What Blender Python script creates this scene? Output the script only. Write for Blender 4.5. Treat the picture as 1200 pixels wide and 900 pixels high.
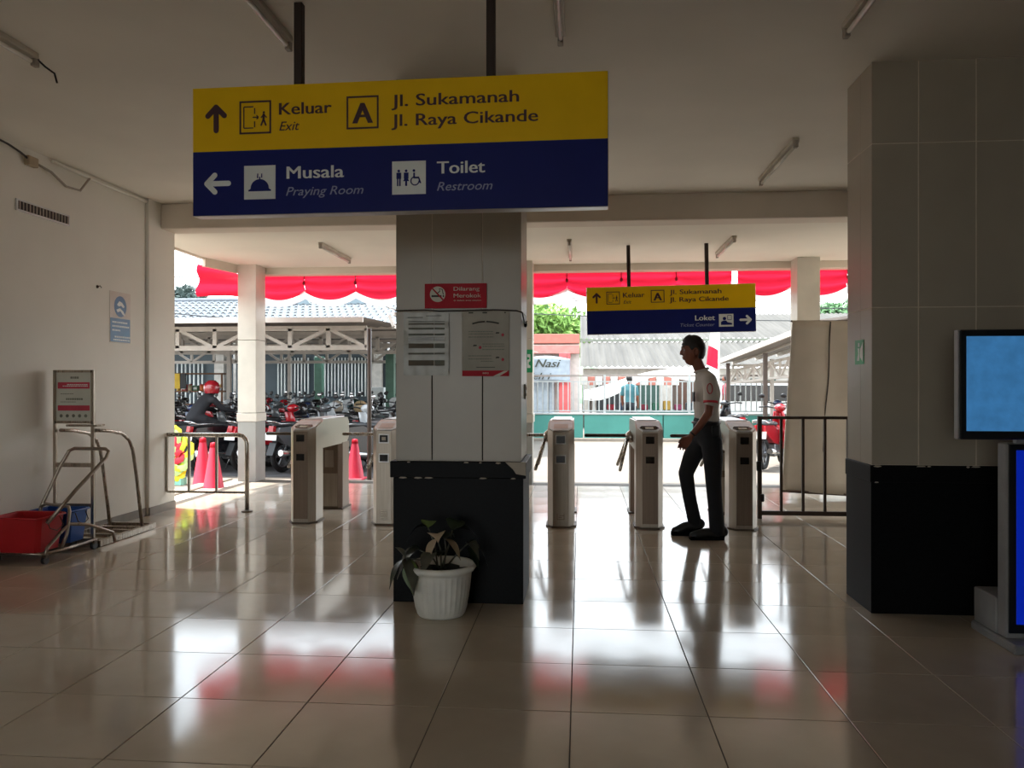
import bpy, bmesh, math, random
from mathutils import Vector, Matrix, Euler
from math import sin, cos, pi, radians, sqrt

random.seed(7)
SC = bpy.context.scene
COL = SC.collection
for _o in list(bpy.data.objects):
    bpy.data.objects.remove(_o, do_unlink=True)

# ------------------------------------------------------------------ camera
CAM_H = 1.40
cam_d = bpy.data.cameras.new('camera')
cam = bpy.data.objects.new('camera', cam_d)
COL.objects.link(cam)
cam.location = (0, 0, CAM_H)
cam.rotation_euler = (radians(90.0), 0, math.atan(80 / 926))
cam_d.sensor_width = 36
cam_d.lens = 36 * 926 / 1200
cam_d.clip_start = 0.05
cam_d.clip_end = 400
SC.camera = cam

# ------------------------------------------------------------------ sky
world = bpy.data.worlds.new('hazy_sky')
SC.world = world
world.use_nodes = True
wn = world.node_tree.nodes
wl = world.node_tree.links
wn.clear()
w_out = wn.new('ShaderNodeOutputWorld')
w_bg = wn.new('ShaderNodeBackground')
w_tc = wn.new('ShaderNodeTexCoord')
w_sep = wn.new('ShaderNodeSeparateXYZ')
w_ramp = wn.new('ShaderNodeValToRGB')
w_ramp.color_ramp.elements[0].position = 0.0
w_ramp.color_ramp.elements[0].color = (0.93, 0.98, 1.0, 1)
w_ramp.color_ramp.elements[1].position = 0.9
w_ramp.color_ramp.elements[1].color = (0.72, 0.86, 1.0, 1)
wl.new(w_tc.outputs['Generated'], w_sep.inputs[0])
wl.new(w_sep.outputs['Z'], w_ramp.inputs[0])
wl.new(w_ramp.outputs[0], w_bg.inputs[0])
w_bg.inputs[1].default_value = 1.55
wl.new(w_bg.outputs[0], w_out.inputs[0])

# ------------------------------------------------------------------ sun (high, from the left, hazy)
sun_d = bpy.data.lights.new('sun', 'SUN')
sun_d.energy = 3.2
sun_d.angle = radians(1.5)
sun_d.color = (1.0, 0.97, 0.92)
sun = bpy.data.objects.new('sun', sun_d)
COL.objects.link(sun)
sun.location = (-4, 12, 14)
sun.rotation_euler = Vector((-0.30, 0.08, 1.0)).to_track_quat('Z', 'Y').to_euler()

# ------------------------------------------------------------------ exposure
SC.view_settings.view_transform = 'Standard'
SC.view_settings.look = 'None'
SC.view_settings.gamma = 1
SC.view_settings.use_curve_mapping = False
SC.view_settings.exposure = 1.72
SC.cycles.max_bounces = 16
SC.cycles.diffuse_bounces = 10
SC.cycles.glossy_bounces = 6


# ================================================================== helpers
def lin(c):
    if isinstance(c, str):
        c = tuple(int(c[i:i + 2], 16) / 255 for i in (0, 2, 4))
    return tuple((x / 12.92 if x <= 0.04045 else ((x + 0.055) / 1.055) ** 2.4) for x in c) + (1,)


MATS = {}


def mat(name, color, rough=0.6, metal=0.0, var=0.12, scale=6.0, bump=0.0, spec=0.5, emit=0.0,
        trans=0.0, stretch=(1, 1, 1), color2=None, detail=4.0, rvar=0.0, coat=0.0):
    if name in MATS:
        return MATS[name]
    m = bpy.data.materials.new(name)
    MATS[name] = m
    m.use_nodes = True
    nt = m.node_tree
    n, l = nt.nodes, nt.links
    b = n['Principled BSDF']
    out = n['Material Output']
    col = lin(color)
    c2 = lin(color2) if color2 else tuple(min(1, x * (1 - var)) for x in col[:3]) + (1,)
    c1 = col if color2 else tuple(min(1, x * (1 + var)) for x in col[:3]) + (1,)
    tc = n.new('ShaderNodeTexCoord')
    mp = n.new('ShaderNodeMapping')
    mp.inputs['Scale'].default_value = stretch
    l.new(tc.outputs['Object'], mp.inputs[0])
    nz = n.new('ShaderNodeTexNoise')
    nz.inputs['Scale'].default_value = scale
    nz.inputs['Detail'].default_value = detail
    l.new(mp.outputs[0], nz.inputs['Vector'])
    rp = n.new('ShaderNodeValToRGB')
    rp.color_ramp.elements[0].position = 0.32
    rp.color_ramp.elements[0].color = c2
    rp.color_ramp.elements[1].position = 0.68
    rp.color_ramp.elements[1].color = c1
    l.new(nz.outputs['Fac'], rp.inputs[0])
    l.new(rp.outputs[0], b.inputs['Base Color'])
    b.inputs['Roughness'].default_value = rough
    b.inputs['Metallic'].default_value = metal
    b.inputs['Specular IOR Level'].default_value = spec
    if coat:
        b.inputs['Coat Weight'].default_value = coat
        b.inputs['Coat Roughness'].default_value = 0.08
    if rvar:
        mr = n.new('ShaderNodeMapRange')
        mr.inputs['From Min'].default_value = 0.3
        mr.inputs['From Max'].default_value = 0.7
        mr.inputs['To Min'].default_value = max(0.02, rough - rvar)
        mr.inputs['To Max'].default_value = rough + rvar
        l.new(nz.outputs['Fac'], mr.inputs['Value'])
        l.new(mr.outputs[0], b.inputs['Roughness'])
    if bump:
        bp = n.new('ShaderNodeBump')
        bp.inputs['Strength'].default_value = bump
        bp.inputs['Distance'].default_value = 0.01
        l.new(nz.outputs['Fac'], bp.inputs['Height'])
        l.new(bp.outputs[0], b.inputs['Normal'])
    if emit:
        l.new(rp.outputs[0], b.inputs['Emission Color'])
        b.inputs['Emission Strength'].default_value = emit
    if trans:
        tr = n.new('ShaderNodeBsdfTranslucent')
        l.new(rp.outputs[0], tr.inputs[0])
        mx = n.new('ShaderNodeMixShader')
        mx.inputs[0].default_value = trans
        l.new(b.outputs[0], mx.inputs[1])
        l.new(tr.outputs[0], mx.inputs[2])
        l.new(mx.outputs[0], out.inputs[0])
    return m


def steel(name, color, rough=0.3, axis='Z'):
    st = {'Z': (40, 40, 0.8), 'X': (0.8, 40, 40), 'Y': (40, 0.8, 40)}[axis]
    return mat(name, color, rough=rough, metal=0.85, var=0.12, scale=3, stretch=st, rvar=0.08)


class MB:
    """collects simple shapes; build() links them as one mesh object"""

    def __init__(s):
        s.v = []
        s.f = []
        s.sm = []

    def add(s, vs, fs, smooth=False):
        o = len(s.v)
        s.v += [tuple(p) for p in vs]
        s.f += [tuple(i + o for i in q) for q in fs]
        s.sm += [smooth] * len(fs)
        return s

    def box(s, x0, x1, y0, y1, z0, z1):
        vs = [(x, y, z) for x in (x0, x1) for y in (y0, y1) for z in (z0, z1)]
        return s.add(vs, [(0, 1, 3, 2), (4, 6, 7, 5), (0, 4, 5, 1), (2, 3, 7, 6), (0, 2, 6, 4), (1, 5, 7, 3)])

    def bbox(s, x0, x1, y0, y1, z0, z1, b=0.004):
        """box with bevelled edges"""
        vs, idx = [], {}
        X, Y, Z = (x0, x1), (y0, y1), (z0, z1)
        for i in (0, 1):
            for j in (0, 1):
                for k in (0, 1):
                    dx, dy, dz = (b if i == 0 else -b), (b if j == 0 else -b), (b if k == 0 else -b)
                    for a, p in (('x', (X[i], Y[j] + dy, Z[k] + dz)), ('y', (X[i] + dx, Y[j], Z[k] + dz)),
                                 ('z', (X[i] + dx, Y[j] + dy, Z[k]))):
                        idx[(i, j, k, a)] = len(vs)
                        vs.append(p)
        fs = []
        g = lambda i, j, k, a: idx[(i, j, k, a)]
        for i in (0, 1):
            q = [g(i, 0, 0, 'x'), g(i, 1, 0, 'x'), g(i, 1, 1, 'x'), g(i, 0, 1, 'x')]
            fs.append(q if i else q[::-1])
            q = [g(0, i, 0, 'y'), g(1, i, 0, 'y'), g(1, i, 1, 'y'), g(0, i, 1, 'y')]
            fs.append(q[::-1] if i else q)
            q = [g(0, 0, i, 'z'), g(1, 0, i, 'z'), g(1, 1, i, 'z'), g(0, 1, i, 'z')]
            fs.append(q if i else q[::-1])
        for a in (0, 1):
            for c in (0, 1):
                q = [g(a, c, 0, 'x'), g(a, c, 1, 'x'), g(a, c, 1, 'y'), g(a, c, 0, 'y')]
                fs.append(q if (a ^ c) else q[::-1])
                q = [g(a, 0, c, 'x'), g(a, 1, c, 'x'), g(a, 1, c, 'z'), g(a, 0, c, 'z')]
                fs.append(q[::-1] if (a ^ c) else q)
                q = [g(0, a, c, 'y'), g(1, a, c, 'y'), g(1, a, c, 'z'), g(0, a, c, 'z')]
                fs.append(q if (a ^ c) else q[::-1])
        for i in (0, 1):
            for j in (0, 1):
                for k in (0, 1):
                    q = [g(i, j, k, 'x'), g(i, j, k, 'y'), g(i, j, k, 'z')]
                    fs.append(q if (i + j + k) % 2 else q[::-1])
        return s.add(vs, fs)

    def cyl(s, a, b, r0, r1=None, n=10, caps=True, smooth=True):
        a, b = Vector(a), Vector(b)
        r1 = r0 if r1 is None else r1
        d = (b - a).normalized()
        u = d.orthogonal().normalized()
        w = d.cross(u)
        vs = []
        for p, r in ((a, r0), (b, r1)):
            for i in range(n):
                t = 2 * pi * i / n
                vs.append(p + u * cos(t) * r + w * sin(t) * r)
        fs = [(i, (i + 1) % n, n + (i + 1) % n, n + i) for i in range(n)]
        s.add(vs, fs, smooth)
        if caps:
            s.add(vs, [tuple(range(n))[::-1], tuple(range(n, 2 * n))])
        return s

    def tube(s, pts, r, n=8, closed=False):
        pts = [Vector(p) for p in pts]
        k = len(pts)
        vs, fs = [], []
        u = None
        for i, p in enumerate(pts):
            if closed:
                d = pts[(i + 1) % k] - pts[i - 1]
            else:
                d = pts[min(i + 1, k - 1)] - pts[max(i - 1, 0)]
            d.normalize()
            if u is None:
                u = d.orthogonal().normalized()
            else:
                u = (u - d * u.dot(d))
                u = u.normalized() if u.length > 1e-6 else d.orthogonal().normalized()
            w = d.cross(u)
            rr = r[i] if isinstance(r, (list, tuple)) else r
            for j in range(n):
                t = 2 * pi * j / n
                vs.append(p + u * cos(t) * rr + w * sin(t) * rr)
        for i in range(k if closed else k - 1):
            for j in range(n):
                a, b = i * n + j, i * n + (j + 1) % n
                c, d_ = ((i + 1) % k) * n + (j + 1) % n, ((i + 1) % k) * n + j
                fs.append((a, b, c, d_))
        s.add(vs, fs, True)
        if not closed:
            s.add(vs, [tuple(range(n))[::-1], tuple(range((k - 1) * n, k * n))])
        return s

    def lathe(s, prof, n=24, c=(0, 0, 0), smooth=True):
        vs, fs = [], []
        for r, z in prof:
            for i in range(n):
                t = 2 * pi * i / n
                vs.append((c[0] + r * cos(t), c[1] + r * sin(t), c[2] + z))
        for j in range(len(prof) - 1):
            for i in range(n):
                fs.append((j * n + i, j * n + (i + 1) % n, (j + 1) * n + (i + 1) % n, (j + 1) * n + i))
        return s.add(vs, fs, smooth)

    def prism(s, poly, axis, a0, a1):
        """poly: 2D points; axis 'x','y','z' is the extrusion direction from a0 to a1"""
        def P(p, a):
            return {'x': (a, p[0], p[1]), 'y': (p[0], a, p[1]), 'z': (p[0], p[1], a)}[axis]
        n = len(poly)
        vs = [P(p, a0) for p in poly] + [P(p, a1) for p in poly]
        fs = [tuple(range(n))[::-1], tuple(range(n, 2 * n))]
        fs += [(i, (i + 1) % n, n + (i + 1) % n, n + i) for i in range(n)]
        return s.add(vs, fs)

    def ball(s, c, r, n=12, m=8):
        if not isinstance(r, (tuple, list)):
            r = (r, r, r)
        vs, fs = [], []
        for j in range(1, m):
            p = pi * j / m
            for i in range(n):
                t = 2 * pi * i / n
                vs.append((c[0] + r[0] * sin(p) * cos(t), c[1] + r[1] * sin(p) * sin(t), c[2] + r[2] * cos(p)))
        top, bot = len(vs), len(vs) + 1
        vs += [(c[0], c[1], c[2] + r[2]), (c[0], c[1], c[2] - r[2])]
        for j in range(m - 2):
            for i in range(n):
                fs.append((j * n + i, (j + 1) * n + i, (j + 1) * n + (i + 1) % n, j * n + (i + 1) % n))
        for i in range(n):
            fs.append((top, i, (i + 1) % n))
            fs.append((bot, (m - 2) * n + (i + 1) % n, (m - 2) * n + i))
        return s.add(vs, fs, True)

    def flat(s, x0, z0, x1, z1, y, w, t=.0012):
        """thin strip lying in the XZ plane"""
        dx, dz = x1 - x0, z1 - z0
        L = sqrt(dx * dx + dz * dz)
        nx, nz = -dz / L * w / 2, dx / L * w / 2
        return s.prism([(x0 + nx, z0 + nz), (x0 - nx, z0 - nz), (x1 - nx, z1 - nz), (x1 + nx, z1 + nz)], 'y', y - t / 2, y + t / 2)

    def bar(s, a, b, w, h=None):
        """square section bar between two points"""
        h = h or w
        a, b = Vector(a), Vector(b)
        d = (b - a).normalized()
        up = Vector((0, 0, 1)) if abs(d.z) < 0.95 else Vector((0, 1, 0))
        u = d.cross(up).normalized()
        v = u.cross(d).normalized()
        vs = []
        for p in (a, b):
            for x, y in ((-1, -1), (1, -1), (1, 1), (-1, 1)):
                vs.append(p + u * x * w / 2 + v * y * h / 2)
        return s.add(vs, [(3, 2, 1, 0), (4, 5, 6, 7), (0, 1, 5, 4), (1, 2, 6, 5), (2, 3, 7, 6), (3, 0, 4, 7)])

    def build(s, name, m, parent=None, fix=True):
        me = bpy.data.meshes.new(name)
        me.from_pydata(s.v, [], s.f)
        me.polygons.foreach_set('use_smooth', s.sm)
        if fix:
            bm = bmesh.new()
            bm.from_mesh(me)
            bmesh.ops.remove_doubles(bm, verts=bm.verts, dist=1e-5)
            bmesh.ops.recalc_face_normals(bm, faces=bm.faces)
            bm.to_mesh(me)
            bm.free()
        me.materials.append(m)
        o = bpy.data.objects.new(name, me)
        COL.objects.link(o)
        if parent:
            o.parent = parent
        return o


def tag(o, label=None, cat=None, group=None, kind=None):
    if label:
        o['label'] = label
    if cat:
        o['category'] = cat
    if group:
        o['group'] = group
    if kind:
        o['kind'] = kind
    return o


def thing(name, loc=(0, 0, 0), rz=0.0, label=None, cat=None, group=None, rot=None):
    o = bpy.data.objects.new(name, None)
    o.empty_display_size = 0.2
    COL.objects.link(o)
    o.location = loc
    o.rotation_euler = rot or (0, 0, rz)
    return tag(o, label, cat, group)


def struct(name, mb, m):
    return tag(mb.build(name, m), kind='structure')


def inst(src, name, parent, loc=(0, 0, 0), scale=(1, 1, 1)):
    o = bpy.data.objects.new(name, src)
    COL.objects.link(o)
    o.parent = parent
    o.location = loc
    o.scale = scale
    return o


def children_of(o):
    return [c for c in COL.objects if c.parent == o]


def copy_tree(o, kids, loc=None, rz=None):
    """kids: {object: [children]} gathered once, so that copies stay cheap"""
    c = o.copy()
    COL.objects.link(c)
    for ch in kids.get(o, []):
        g = copy_tree(ch, kids)
        g.parent = c
    if loc is not None:
        c.location = loc
    if rz is not None:
        c.rotation_euler = (0, 0, rz)
    return c


def kids_map(root):
    m = {}

    def rec(o):
        m[o] = [c for c in bpy.data.objects if c.parent == o]
        for c in m[o]:
            rec(c)
    rec(root)
    return m


def lettering(s, parent, m, x0, z0, x1=None, cap=0.05, bold=0.0, shear=0.0, y=-0.002, name='lettering', axis='y', sgn=1,
              depth=0.0012):
    """flat letters standing in the XZ plane (facing -Y); x1 fixes the width"""
    cu = bpy.data.curves.new('t', 'FONT')
    cu.body = s
    cu.size = 1
    cu.shear = shear
    cu.resolution_u = 3
    to = bpy.data.objects.new('t', cu)
    COL.objects.link(to)
    dg = bpy.context.evaluated_depsgraph_get()
    me = bpy.data.meshes.new_from_object(to.evaluated_get(dg))
    bpy.data.objects.remove(to)
    xs = [v.co.x for v in me.vertices]
    a, b = min(xs), max(xs)
    sz = cap / 0.73
    sxx = sz if x1 is None else (x1 - x0) / (b - a)
    for v in me.vertices:
        lx, lz = x0 + (v.co.x - a) * sxx, z0 + v.co.y * sz
        if axis == 'y':
            v.co = (lx, y, lz)
        else:
            v.co = (y, lx * sgn, lz)
    bm = bmesh.new()
    bm.from_mesh(me)
    if bold:
        # heavier strokes: the same letters set again a hair to each side
        src = bm.faces[:]
        for k in (-1, 1):
            d = bmesh.ops.duplicate(bm, geom=src)
            mv = Vector((k * bold * sz * 1.4, -k * .00008, 0)) if axis == 'y' else Vector((k * .00008, k * bold * sz * 1.4, 0))
            for g in d['geom']:
                if isinstance(g, bmesh.types.BMVert):
                    g.co += mv
    r = bmesh.ops.extrude_face_region(bm, geom=bm.faces[:])
    mv = Vector((0, -depth, 0)) if axis == 'y' else Vector((depth, 0, 0))
    for g in r['geom']:
        if isinstance(g, bmesh.types.BMVert):
            g.co += mv
    bmesh.ops.recalc_face_normals(bm, faces=bm.faces)
    bm.to_mesh(me)
    bm.free()
    me.name = name
    me.materials.clear()
    me.materials.append(m)
    o = bpy.data.objects.new(name, me)
    COL.objects.link(o)
    o.parent = parent
    return o


def evaluated_mesh(o):
    dg = bpy.context.evaluated_depsgraph_get()
    dg.update()
    me = bpy.data.meshes.new_from_object(o.evaluated_get(dg))
    return me


def skin_mesh(nodes, edges, root=0, sub=2):
    """a tapering run of overlapping ellipsoids along every edge, for fuse() to merge into one surface"""
    mb = MB()
    for a, b in edges:
        pa, pb = Vector(nodes[a][0]), Vector(nodes[b][0])
        ra = (nodes[a][1], nodes[a][2] if len(nodes[a]) > 2 else nodes[a][1])
        rb = (nodes[b][1], nodes[b][2] if len(nodes[b]) > 2 else nodes[b][1])
        L = (pb - pa).length
        k = max(2, int(L / (0.22 * min(ra + rb))))
        for i in range(k + 1):
            f = i / k
            rx, ry = ra[0] + (rb[0] - ra[0]) * f, ra[1] + (rb[1] - ra[1]) * f
            mb.ball(pa.lerp(pb, f), (rx, ry, min(rx, ry)), 18, 12)
    return mb_mesh(mb)


def fuse(meshes, name, m, parent, voxel=0.006, smooth_it=4):
    """join meshes and voxel-remesh into one continuous surface"""
    bm = bmesh.new()
    for me in meshes:
        bm.from_mesh(me)
    me = bpy.data.meshes.new(name)
    bm.to_mesh(me)
    bm.free()
    o = bpy.data.objects.new(name, me)
    COL.objects.link(o)
    r = o.modifiers.new('r', 'REMESH')
    r.mode = 'VOXEL'
    r.voxel_size = voxel
    if smooth_it:
        s = o.modifiers.new('s', 'SMOOTH')
        s.iterations = smooth_it
        s.factor = 0.5
    out = evaluated_mesh(o)
    out.name = name
    bpy.data.objects.remove(o)
    out.materials.clear()
    out.materials.append(m)
    for p in out.polygons:
        p.use_smooth = True
    ob = bpy.data.objects.new(name, out)
    COL.objects.link(ob)
    ob.parent = parent
    return ob


def mb_mesh(mb):
    me = bpy.data.meshes.new('m')
    me.from_pydata(mb.v, [], mb.f)
    return me


def arc(c, r, a0, a1, n, plane='xz', y=0.0):
    out = []
    for i in range(n + 1):
        t = a0 + (a1 - a0) * i / n
        p = (c[0] + r * cos(t), c[1] + r * sin(t))
        out.append({'xz': (p[0], y, p[1]), 'yz': (y, p[0], p[1]), 'xy': (p[0], p[1], y)}[plane])
    return out


def ordinal(k):
    return ['first', 'second', 'third', 'fourth', 'fifth', 'sixth', 'seventh', 'eighth', 'ninth', 'tenth', 'eleventh', 'twelfth'][k]

# ================================================================== materials
M_tile = mat('polished floor tile', 'bbae9c', rough=0.115, spec=.8, var=0.10, scale=1.7, rvar=0.05, detail=6)
M_grout = mat('floor grout', '4b4238', rough=0.8, var=0.2)
M_plaster = mat('painted plaster wall', 'dfdacf', rough=0.75, var=0.04, scale=1.2, bump=0.05)
M_ceil = mat('painted ceiling', 'e6e0d4', rough=0.85, var=0.05, scale=0.9)
M_soffit = mat('canopy soffit paint', 'e0d9ca', rough=0.85, var=0.05, scale=0.9)
M_beam = mat('beam paint', 'd2c6b6', rough=0.8, var=0.05, scale=2)
M_ptile = mat('pillar wall tile', 'a39a8a', rough=0.32, var=0.05, scale=2.5)
M_pgrout = mat('pale tile grout', 'cfc4b2', rough=0.85)
M_dgrout = mat('dark open joint', '17140f', rough=0.9)
M_granite = mat('black granite plinth', '090a0b', rough=0.5, var=0.5, scale=60, spec=0.12)
M_chip = mat('chipped edge', 'b5ab9c', rough=0.8)
M_base = mat('grey skirting', '7f766b', rough=0.5)
M_yellow = mat('sign yellow', 'ecbe00', rough=0.5, var=0.03, spec=.2)
M_navy = mat('sign navy', '0c1a66', rough=0.5, var=0.05, spec=.2)
M_maroon = mat('sign dark print', '3a1020', rough=0.5)
M_white = mat('sign white print', 'dfe3e0', rough=0.5, var=0.03)
M_dim = mat('sign grey print', '8f97b5', rough=0.5, var=0.03)
M_alu = mat('aluminium frame', 'c9c9c9', rough=0.4, metal=0.6)
M_dark = mat('dark brown steel', '2c1f18', rough=0.5, metal=0.2)
M_black = mat('black plastic', '0e0e0f', rough=0.4)
M_red = mat('safety red', 'ae0a22', rough=0.5, spec=.2)
M_paper = mat('paper', 'c9c9bd', rough=0.6, var=0.05)
M_ink = mat('printed ink', '38382f', rough=0.7)
M_ink2 = mat('faded ink', '77796c', rough=0.7)
M_green = mat('safety green', '109a5e', rough=0.4)
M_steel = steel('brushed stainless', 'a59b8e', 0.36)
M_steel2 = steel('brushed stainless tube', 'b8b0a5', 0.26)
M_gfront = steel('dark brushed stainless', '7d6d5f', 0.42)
M_gray = mat('grey conduit', '9a9084', rough=0.6)

# ================================================================== setting
T = 0.578
X0, Y0 = -0.04, 3.385
XL, XR, YB, YF = -4.60, 6.60, -7.0, 11.18
CEIL = 3.37

fl = struct('floor', MB().box(XL - 0.2, XR + 0.4, YB - 0.2, YF, -0.20, -0.004), M_grout)
g = 0.0022
tile_mb = MB()
tile_mb.bbox(g, T - g, g, T - g, -0.012, 0.0, 0.0012)
tiles = []
tm = None
for i in range(-8, 10):
    for j in range(-3, 14):
        x = X0 + i * T
        y = Y0 + j * T
        if y + T > YF + 0.02:
            continue
        if tm is None:
            t0 = tile_mb.build('tile', M_tile, fl)
            tm = t0.data
            t0.location = (x, y, 0)
        else:
            t0 = inst(tm, 'tile', fl, (x, y, random.uniform(-0.0003, 0.0003)))
            t0.rotation_euler = (random.uniform(-.0006, .0006), random.uniform(-.0006, .0006), 0)
# floor behind the camera and to the right, only ever seen in reflections: one joined surface
fb = MB()
for i in range(-8, 12):
    for j in range(-18, 14):
        if j >= -3 and i < 10:
            continue
        x, y = X0 + i * T, Y0 + j * T
        fb.box(x + g, x + T - g, y + g, min(y + T - g, YF - .01), -0.012, 0.0)
o = fb.build('more_tiles', M_tile, fl, fix=False)
tag(o, kind='stuff')

struct('ceiling', MB().box(XL - 0.2, XR + 0.4, YB - 0.2, 8.57, CEIL, CEIL + 0.25), M_ceil)
# left wall (solid), ending in a pilaster at the mouth of the hall
struct('wall_left', MB().box(XL - 0.2, XL, YB, 8.02, 0, CEIL), M_plaster)
struct('trim_1', MB().bbox(XL - 0.25, XL + 0.035, 8.03, 8.57, 0, CEIL, 0.006), M_plaster)
struct('baseboard_left', MB().box(XL, XL + 0.012, YB, 8.02, 0, 0.085).box(XL + .035, XL + .045, 8.03, 8.57, 0, 0.085), M_base)
# beam across the mouth
struct('trim_2', MB().bbox(XL + 0.035, XR, 8.27, 8.57, 3.095, CEIL, 0.01), M_beam)
# back wall right of the opening
struct('wall_back', MB().box(3.55, XR, 8.27, 8.57, 0, 3.095), M_plaster)
# right side: unseen dark solid wall, added close to shade the right pillar
wr = MB()
wr.box(3.2, XR + .2, YB, 5.0, 0, CEIL)
struct('wall_right', wr, mat('dark brown shading wall', '2c241e', rough=.7))
struct('wall_passage', MB().box(XR, XR + .2, 5.0, 8.57, 0, CEIL), M_plaster)
# unseen rear wall; its platform opening is sized to brighten the hall
wf = MB()
wf.box(XL, -4.4, YB - 0.2, YB, 0, CEIL).box(-.8, XR, YB - 0.2, YB, 0, CEIL).box(-4.4, -.8, YB - 0.2, YB, 3.0, CEIL)
struct('wall_rear', wf, M_plaster)

# canopy soffit outside the beam
SOF = 3.12
struct('trim_3', MB().prism([(-5.05, 8.57), (8.0, 8.57), (8.0, 11.62), (-4.93, 11.62), (-4.93, 11.05), (-5.10, 10.36)], 'z', SOF, SOF + .30), M_soffit)
struct('trim_4', MB().bbox(-4.93, 8.0, 11.36, 11.58, 3.02, SOF + 0.01, 0.008), M_beam)
struct('trim_5', MB().bar((-5.08, 8.57, SOF + .14), (-5.125, 10.36, SOF + .14), .05, .32).bar((-5.11, 10.36, SOF + .09), (-4.95, 11.04, SOF + .09), .05, .42), M_beam)


# ---- ground outside
M_conc = mat('sunlit concrete paving', '7b7166', rough=0.85, var=0.14, scale=0.8, bump=0.1, detail=8)
M_asph = mat('dark asphalt', '4c4a4a', rough=0.9, var=0.25, scale=3, bump=0.2, detail=8)
gd = MB().box(-80, 90, YF, 120, -0.35, -0.05).box(-80, XL - .2, -30, YF, -0.35, -0.05).box(XR + .4, 90, -30, YF, -0.35, -0.05)
gd.box(XL - .2, XR + .4, -30, YB - .2, -.35, -.05)
struct('floor_yard', gd, M_conc)
struct('floor_parking', MB().box(-16, -2.35, 11.95, 27, -0.05, -0.044), M_asph)
# kerb beside the left wall and along the edge of the tiles
M_kerb = mat('grey kerb', '8f8579', rough=0.8)
struct('trim_6', MB().bbox(-5.30, -5.08, 8.6, 11.2, -0.05, 0.02, 0.01), M_kerb)
M_strip = mat('light concrete strip', 'b8aa9a', rough=0.8, scale=4)
struct('trim_7', MB().box(-5.08, XL - 0.2, 7.0, 11.18, -0.06, -0.006), M_strip)
struct('trim_8', MB().bbox(-5.08, 7.0, YF, YF + 0.16, -0.06, -0.004, 0.006), M_kerb)


# ================================================================== tiled pillars
def tiled_pillar(x0, x1, y0, y1, cols, label, seed, thick=False):
    rnd = random.Random(seed)
    cx = (x0 + x1) / 2
    P = thing('pillar', (cx, y0, 0), label=label, cat='pillar')
    hx = (x1 - x0) / 2
    dp = y1 - y0
    core = MB().box(-hx + 0.003, hx - 0.003, 0.003, dp - 0.003, 0.05, CEIL - .001)
    core.build('core', M_pgrout, P)
    rows = [(0.905, 1.868), (1.868, 2.868), (2.868, CEIL)]
    # front and back faces
    xs = [-hx]
    for c in cols:
        xs.append(xs[-1] + c)
    xs[-1] = hx
    for r, (za, zb) in enumerate(rows):
        for k in range(len(cols)):
            gp = 0.0075 if not thick else (0.004 if r else 0.007)
            a, b = xs[k] + (0 if k == 0 else gp / 2), xs[k + 1] - (0 if k == len(cols) - 1 else gp / 2)
            dz = rnd.uniform(-.001, .001)
            MB().bbox(a, b, dz * .5, 0.0101, za + .003, zb - .003, 0.0012).build('tile', M_ptile, P)
            MB().bbox(a, b, dp - 0.0101, dp, za + .003, zb - .003, 0.0012).build('tile', M_ptile, P)
        for sx in (-1, 1):
            ys = [0.0102, dp * 0.45, dp - 0.0102]
            for k in range(2):
                a, b = sorted((sx * hx, sx * (hx - 0.0101)))
                MB().bbox(a, b, ys[k] + .001, ys[k + 1] - .001, za + .003, zb - .003, 0.0012).build('tile', M_ptile, P)
    if thick:
        # open black joints between the three lower front tiles
        for k in (1, 2):
            MB().box(xs[k] - .0035, xs[k] + .0035, 0.002, 0.0105, .91, 1.86).build('open_joint', M_dgrout, P)
    # plinth
    e = 0.015 if thick else .006
    ce = .018 if thick else .006
    MB().bbox(-hx - e, hx + e, -e, dp + e, 0.0, 0.80, 0.003).build('plinth', M_granite, P)
    cap = MB().bbox(-hx - e - ce, hx + e + ce, -e - ce, dp + e + ce, 0.80, 0.905, 0.004).build('plinth_cap', M_granite, P)
    chip = MB()
    for q in range(9):
        x = rnd.uniform(-hx, hx)
        w = rnd.uniform(.015, .06)
        z = rnd.choice((0.9005, 0.8015))
        chip.prism([(x, z - .004), (x + w * .5, z - .007 * rnd.random() - .003), (x + w, z - .003), (x + w * .8, z + .003), (x + w * .2, z + .0035)],
                   'y', -e - ce - .0015, -e - ce + .001)
    if thick:
        chip.prism([(hx - .1, .905), (hx + .03, .905), (hx + .032, .82), (hx - .03, .83), (hx - .05, .86)], 'y', -e - ce - .0015, -e - ce + .001)
    chip.build('chipped_edge', M_chip, cap)
    return P


P1 = tiled_pillar(-1.185, -0.375, 5.02, 5.55, (0.235, 0.327, 0.248), 'tiled pillar in the middle carrying the red no smoking sign and two notices', 3, True)
P2 = tiled_pillar(1.775, 2.66, 5.00, 5.44, (0.275, 0.335, 0.275), 'wide tiled pillar at the right with black plinth behind the blue screens', 5)


# ---- outer columns of the canopy
M_col = mat('outer column tile', 'c3bcae', rough=0.4, var=0.08, scale=3)
M_colb = mat('outer column base tile', '8e8d86', rough=0.4, var=0.08, scale=3)


def outer_column(x, w, label):
    P = thing('column', (x, 11.0, 0), label=label, cat='column')
    h = w / 2
    MB().bbox(-h, h, 0, .34, -.02, 0.86, .004).build('lower_cladding', M_colb, P)
    MB().bbox(-h - .012, h + .012, -.012, .352, 0.86, 0.98, .004).build('band', M_col, P)
    MB().bbox(-h, h, 0, .34, 0.985, 2.03, .003).build('cladding_tile', M_col, P)
    MB().bbox(-h, h, 0, .34, 2.036, 3.12, .003).build('cladding_tile', M_col, P)
    return P


outer_column(-4.78, .27, 'pale tiled outer column behind the steel rail on the left')
outer_column(-.80, .27, 'outer column half hidden behind the middle pillar with small green sign')
outer_column(3.08, .30, 'outer column standing behind the tall wrapped board on the right')

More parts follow.
